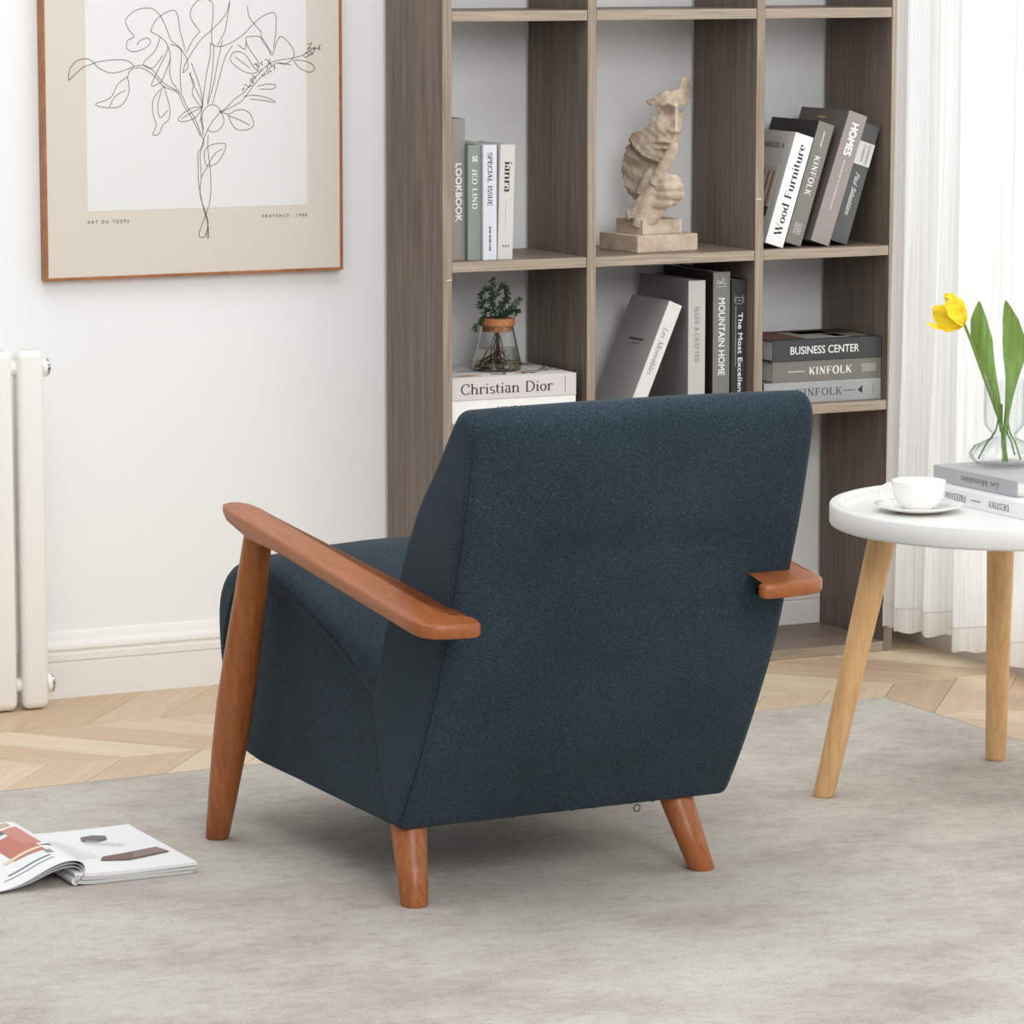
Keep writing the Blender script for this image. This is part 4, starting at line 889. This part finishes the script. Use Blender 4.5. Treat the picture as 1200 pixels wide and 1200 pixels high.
M['page']=mat('glossy_page',(238,239,241),.35,.4); M['pagegrey']=mat('page_edge_grey',(205,205,202),.7,.2)
# right half: three wavy signatures
rnd=random.Random(2); zlo=0
for k,(h,ex) in enumerate(((.006,-.006),(.006,-.002),(.006,.0))):
    lo=[];hi=[]
    for j in range(13):
        u=j/12; x=.004+.214*u+ex*u; e=.0008*math.sin(u*5+k)
        arch=max(0,1-u*6)**2*.004
        lo.append((x,.0004+k*.0062+(e if k else 0)+arch)); hi.append((x,.0004+k*.0062+.0054+e+arch))
    obj('page_signature',sheetstack(lo,hi,y0,y1),M['page'] if k==2 else M['pagegrey'],t)
# left pages: rise from the spine, roll over and fall to the rug
def arcprof(dz,r0,x_end,n=26):
    P=[(.006,.006),(.016,.014),(.022,.026),(.018,.037),(.004,.0425),(-.016,.0415),(-.040,.034),(-.068,.021),(-.095,.0105),(-.125,.0045),(-.16,.0022),(-.200,.0016)]
    c=catmull([(x*r0,z*dz,0) for x,z in P],4); return [(p.x,p.y) for p in c]
for k,(dz,r0) in enumerate(((1.0,1.0),(.86,.93),(.72,.86))):
    c=arcprof(dz,r0,-.2); th=.0012 if k==0 else .0006; lo=[];hi=[]
    for i,(x,z) in enumerate(c):
        a=c[max(i-1,0)];b=c[min(i+1,len(c)-1)]; dx,dz_=b[0]-a[0],b[1]-a[1]; l=math.hypot(dx,dz_); nx,nz=dz_/l,-dx/l
        lo.append((x,z)); hi.append((x+nx*th,z+nz*th))
    obj('curled_page',sheetstack(lo,hi,y0+.004*k,y1-.004*k),M['page'],t)
bm=bmesh.new(); add_tube(bm,[(.006,y0+.002,.0075),(.006,y1,.0075)],.0066,12); obj('spine',bm,M['page'],t)
# printed pictures on the pages
def onpage(name,pts,col,z=.0196):
    bm=bmesh.new(); bm.faces.new([bm.verts.new((x,y,z+.0008*math.sin(min(1,(x-.004)/.214)*5+2)+.0002)) for x,y in pts]); obj(name,bm,ink(col),t,smooth=False)
onpage('sofa_picture',[(.078,-.095),(.122,-.110),(.205,-.085),(.196,-.045),(.128,-.062),(.092,-.070)],(128,104,98))
onpage('sofa_picture',[(.135,-.098),(.204,-.082),(.195,-.050),(.150,-.060)],(146,128,122),.0198)
onpage('lamp_picture',[(.100,.052),(.122,.036),(.145,.050),(.150,.074),(.130,.086),(.108,.080)],(120,114,116))
dashes(t,(.128,.018,.0199),(.75,-.66,0),(.66,.75,0),.07,.022,ink((206,208,212)),4,seed=31)
dashes(t,(.055,.0,.0205),(.2,-.98,0),(.98,.2,0),.15,.04,ink((228,229,231)),6,seed=32)
c=arcprof(1,1,-.2)
def on_roll(name,i0,i1,ya,yb_,col,taper=0,off=.0016):
    bm=bmesh.new(); R_=[]
    for i in range(i0,i1+1):
        a=c[i-1];b=c[i+1]; dx,dz_=b[0]-a[0],b[1]-a[1]; l=math.hypot(dx,dz_); x=c[i][0]+dz_/l*off; z=c[i][1]-dx/l*off
        u=(i-i0)/(i1-i0); s=taper*u; R_.append([bm.verts.new((x,ya+s,z)),bm.verts.new((x,yb_-s*.4,z))])
    for a,b in zip(R_,R_[1:]): bm.faces.new((a[0],a[1],b[1],b[0]))
    obj(name,bm,ink(col),t,smooth=False)
on_roll('page_picture',19,27,-.08,.06,(196,128,114),.012); on_roll('page_picture',17,22,-.03,.10,(204,142,130),.01,.0018)
on_roll('page_picture',22,29,.075,.115,(112,128,130),0,.0017); on_roll('page_picture',18,23,.11,.135,(196,176,158),0,.0017)
on_roll('page_picture',15,19,-.055,-.040,(120,108,106),.01,.0017); on_roll('page_picture',18,20,-.105,-.080,(150,160,140),.004,.0017)
on_roll('page_picture',20,31,-.118,-.112,(120,124,126),.0,.0017); on_roll('page_picture',20,33,-.135,-.131,(150,152,152),.0,.0017)
on_roll('page_picture',19,29,-.062,-.050,(232,216,186),.0,.0019)
on_roll('page_headline',24,32,.128,.150,(70,76,80),.0,.0018)

# ---------------------------------------------------------------- stone sculpture of a hushing face
SA=math.radians(6)
t=thing('face_sculpture','beige stone-look sculpture of a hushing face with raised finger on stepped base','sculpture',(.521,-.147,Z1+.0002),SA)
obj('lower_plinth',box((-.0765,-.0725,0),(.0765,.0725,.0355),.0015,2),M['stone'],t,smooth=False)
obj('upper_plinth',box((-.050,-.052,.0355),(.050,.050,.066),.0015,2),M['stone'],t,smooth=False)
KS=.000372
VA=math.radians(-26.4)-SA      # the mask faces the room diagonally
rX=Vector((math.cos(VA),math.sin(VA),0)); nF=Vector((math.sin(VA),-math.cos(VA),0))  # nF points out of the face
def S3(cx,cy,d=0): # sculpting grid (units of KS) -> local 3D
    return rX*((cx-289)*KS)+Vector((0,0,(1110-cy)*KS+.002))+nF*d
def inpoly(x,y,P):
    r=False; j=len(P)-1
    for i in range(len(P)):
        if (P[i][1]>y)!=(P[j][1]>y) and x<(P[j][0]-P[i][0])*(y-P[i][1])/(P[j][1]-P[i][1])+P[i][0]: r=not r
        j=i
    return r
face=[(485,128),(508,142),(525,165),(528,190),(532,218),(524,262),(512,296),(490,304),(481,330),(484,380),(470,430),(452,500),(436,560),(425,600),(395,640),(380,690),(345,702),(290,700),(262,770),(240,840),(205,838),(172,795),(160,770),(152,720),(142,690),(140,640),(146,610),(158,575),(164,540),(182,520),(178,498),(186,465),(210,452),(250,440),(268,420),(285,410),(292,378),(310,360),(330,352),(346,346),(346,330),(334,318),(332,302),(300,297),(272,287),(280,268),(305,258),(330,246),(350,228),(368,212),(400,216),(430,214),(448,200),(460,182),(466,160)]
eye=[(442,302),(484,298),(490,314),(474,330),(450,336)]
def gs(x,y,cx,cy,sx,sy): return math.exp(-((x-cx)/sx)**2-((y-cy)/sy)**2)
def depth(x,y):
    d=.062
    rx=430+ (y-300)*-.04
    if x<rx: d-=.058*((rx-x)/250)**1.7
    else: d-=.055*((x-rx)/62)**1.6
    # forehead and brow
    d+=.012*gs(x,y,430,285,110,22); d-=.012*gs(x,y,440,215,120,50)*.5
    d-=.028*gs(x,y,388,334,32,26); d-=.018*gs(x,y,466,325,16,26); d+=.006*gs(x,y,385,322,20,8)
    # nose
    if 292<y<452:
        u=(y-292)/150; d+=(.006+.026*u)*math.exp(-((x-(432+u*4))/(15+13*u))**2)*(1 if y<440 else max(0,1-(y-440)/12))
    d+=.010*gs(x,y,398,432,16,13)
    # cheek
    d+=.010*gs(x,y,350,420,55,60)
    # mouth
    d+=.014*gs(x,y,372,498,44,9)+.015*gs(x,y,374,533,36,11)-.015*gs(x,y,368,514,48,5)-.010*gs(x,y,380,558,38,9)
    d-=.006*gs(x,y,405,470,14,16)
    d+=.016*gs(x,y,366,590,44,30)
    # jaw line: below it the throat falls back
    jx=[(178,500),(200,540),(240,585),(290,608),(345,622),(400,600),(450,560)]
    jy=None
    for a,b in zip(jx,jx[1:]):
        if a[0]<=x<=b[0]: jy=a[1]+(b[1]-a[1])*(x-a[0])/(b[0]-a[0])
    if jy is None: jy=500 if x<178 else 560
    if y>jy-14:
        k=min(1,(y-jy+14)/26); d-=.026*k; d+=.008*math.exp(-((y-jy+18)/14)**2)
        d+=.004*math.sin((x*.6+y*1.0)/26)*k+.003*math.sin((x*-.5+y)/15)*k
    d+=.0016*math.sin(x/9+math.sin(y/13))*math.sin(y/11)
    return d
bm=bmesh.new(); st=5; grid={}
xs_=range(130,545,st); ys_=range(120,845,st)
ins=lambda x,y: inpoly(x+3*math.sin(y/7),y+2.5*math.sin(x/6),face) and not inpoly(x,y,eye)
cells=[(i,j) for i in xs_ for j in ys_ if ins(i+st/2,j+st/2)]
cs=set(cells)
def gv(i,j,b):
    k=(i,j,b)
    if k not in grid: grid[k]=bm.verts.new(S3(i,j,depth(i,j)-(.0125 if b else 0)))
    return grid[k]
for i,j in cells:
    a=[(i,j),(i+st,j),(i+st,j+st),(i,j+st)]
    bm.faces.new([gv(*p,0) for p in a]); bm.faces.new([gv(*p,1) for p in a[::-1]])
    for (p,q,nb) in ((a[0],a[1],(i,j-st)),(a[1],a[2],(i+st,j)),(a[2],a[3],(i,j+st)),(a[3],a[0],(i-st,j))):
        if nb not in cs: bm.faces.new([gv(*p,0),gv(*p,1),gv(*q,1),gv(*q,0)])
def T3(pts,rads,n=14): add_tube(bm,[S3(*p) for p in catmull([Vector((a,b,c*1000)) for a,b,c in pts],4) and pts_(pts)],rs_(rads,len(pts)),n)
def pts_(pts): return [(v.x,v.y,v.z/1000) for v in catmull([Vector((a,b,c*1000)) for a,b,c in pts],4)]
def rs_(r,n):
    o=[]
    for i in range(n-1):
        for k in range(4): o.append(r[i]+(r[i+1]-r[i])*k/4)
    return o+[r[-1]]
# forearm stump and back of the hand
T3([(236,985,.045),(250,930,.045),(268,880,.046),(290,830,.048),(318,780,.050),(352,735,.050)],[.017,.0185,.020,.0215,.021,.017],18)
T3([(206,915,.038),(228,880,.040),(262,830,.044),(300,770,.046),(332,715,.046)],[.014,.016,.016,.015,.012],16)
T3([(196,925,.034),(180,905,.034),(168,898,.032)],[.016,.012,.007],12)
T3([(262,960,.050),(300,930,.052),(330,890,.052),(352,850,.052)],[.012,.015,.017,.015],14)
# raised index finger, pointing to the lips
T3([(318,735,.058),(352,672,.066),(380,606,.076),(400,570,.082),(420,522,.089),(428,497,.090)],[.0150,.0140,.0118,.0120,.0098,.0065],16)
# three curled fingers
for k,(yy,dd,rr,x1) in enumerate(((712,.070,.0112,436),(752,.074,.0118,450),(793,.072,.0112,452),(828,.064,.0096,428))):
    T3([(330,yy+6,.058),(385,yy-6,dd+.006),(x1-10,yy-4,dd+.003),(x1,yy+8,dd-.012),(x1-22,yy+12,dd-.026),(x1-60,yy+14,dd-.026)],[rr*.95,rr*1.08,rr*1.05,rr*.95,rr*.85,rr*.7],14)
T3([(240,800,.024),(262,750,.028),(285,700,.032),(305,660,.036)],[.010,.012,.012,.009],12)
# thumb across the fist
T3([(310,860,.050),(345,850,.064),(385,842,.072),(415,826,.074)],[.011,.0115,.010,.007],12)
# broken wrist edge meeting the plinth
T3([(250,1000,.044),(275,985,.044),(300,965,.046)],[.012,.013,.010],12)
T3([(262,1020,.040),(270,1050,.036)],[.016,.018],12)
fig=obj('tmp_figure',bm,M['stone'],None)
md=fig.modifiers.new('r','REMESH'); md.mode='VOXEL'; md.voxel_size=.0019; md.use_smooth_shade=True
tx=bpy.data.textures.new('rough','CLOUDS'); tx.noise_scale=.012; tx.noise_depth=3
dm=fig.modifiers.new('d','DISPLACE'); dm.texture=tx; dm.strength=.0035; dm.mid_level=.5
ms=fig.modifiers.new('s','SMOOTH'); ms.iterations=1; ms.factor=.4
dg=bpy.context.evaluated_depsgraph_get(); me=bpy.data.meshes.new_from_object(fig.evaluated_get(dg))
bpy.data.objects.remove(fig)
o=bpy.data.objects.new('face_and_hand',me); link(o,t)
if not me.materials: me.materials.append(M['stone'])
for p in me.polygons: p.use_smooth=True
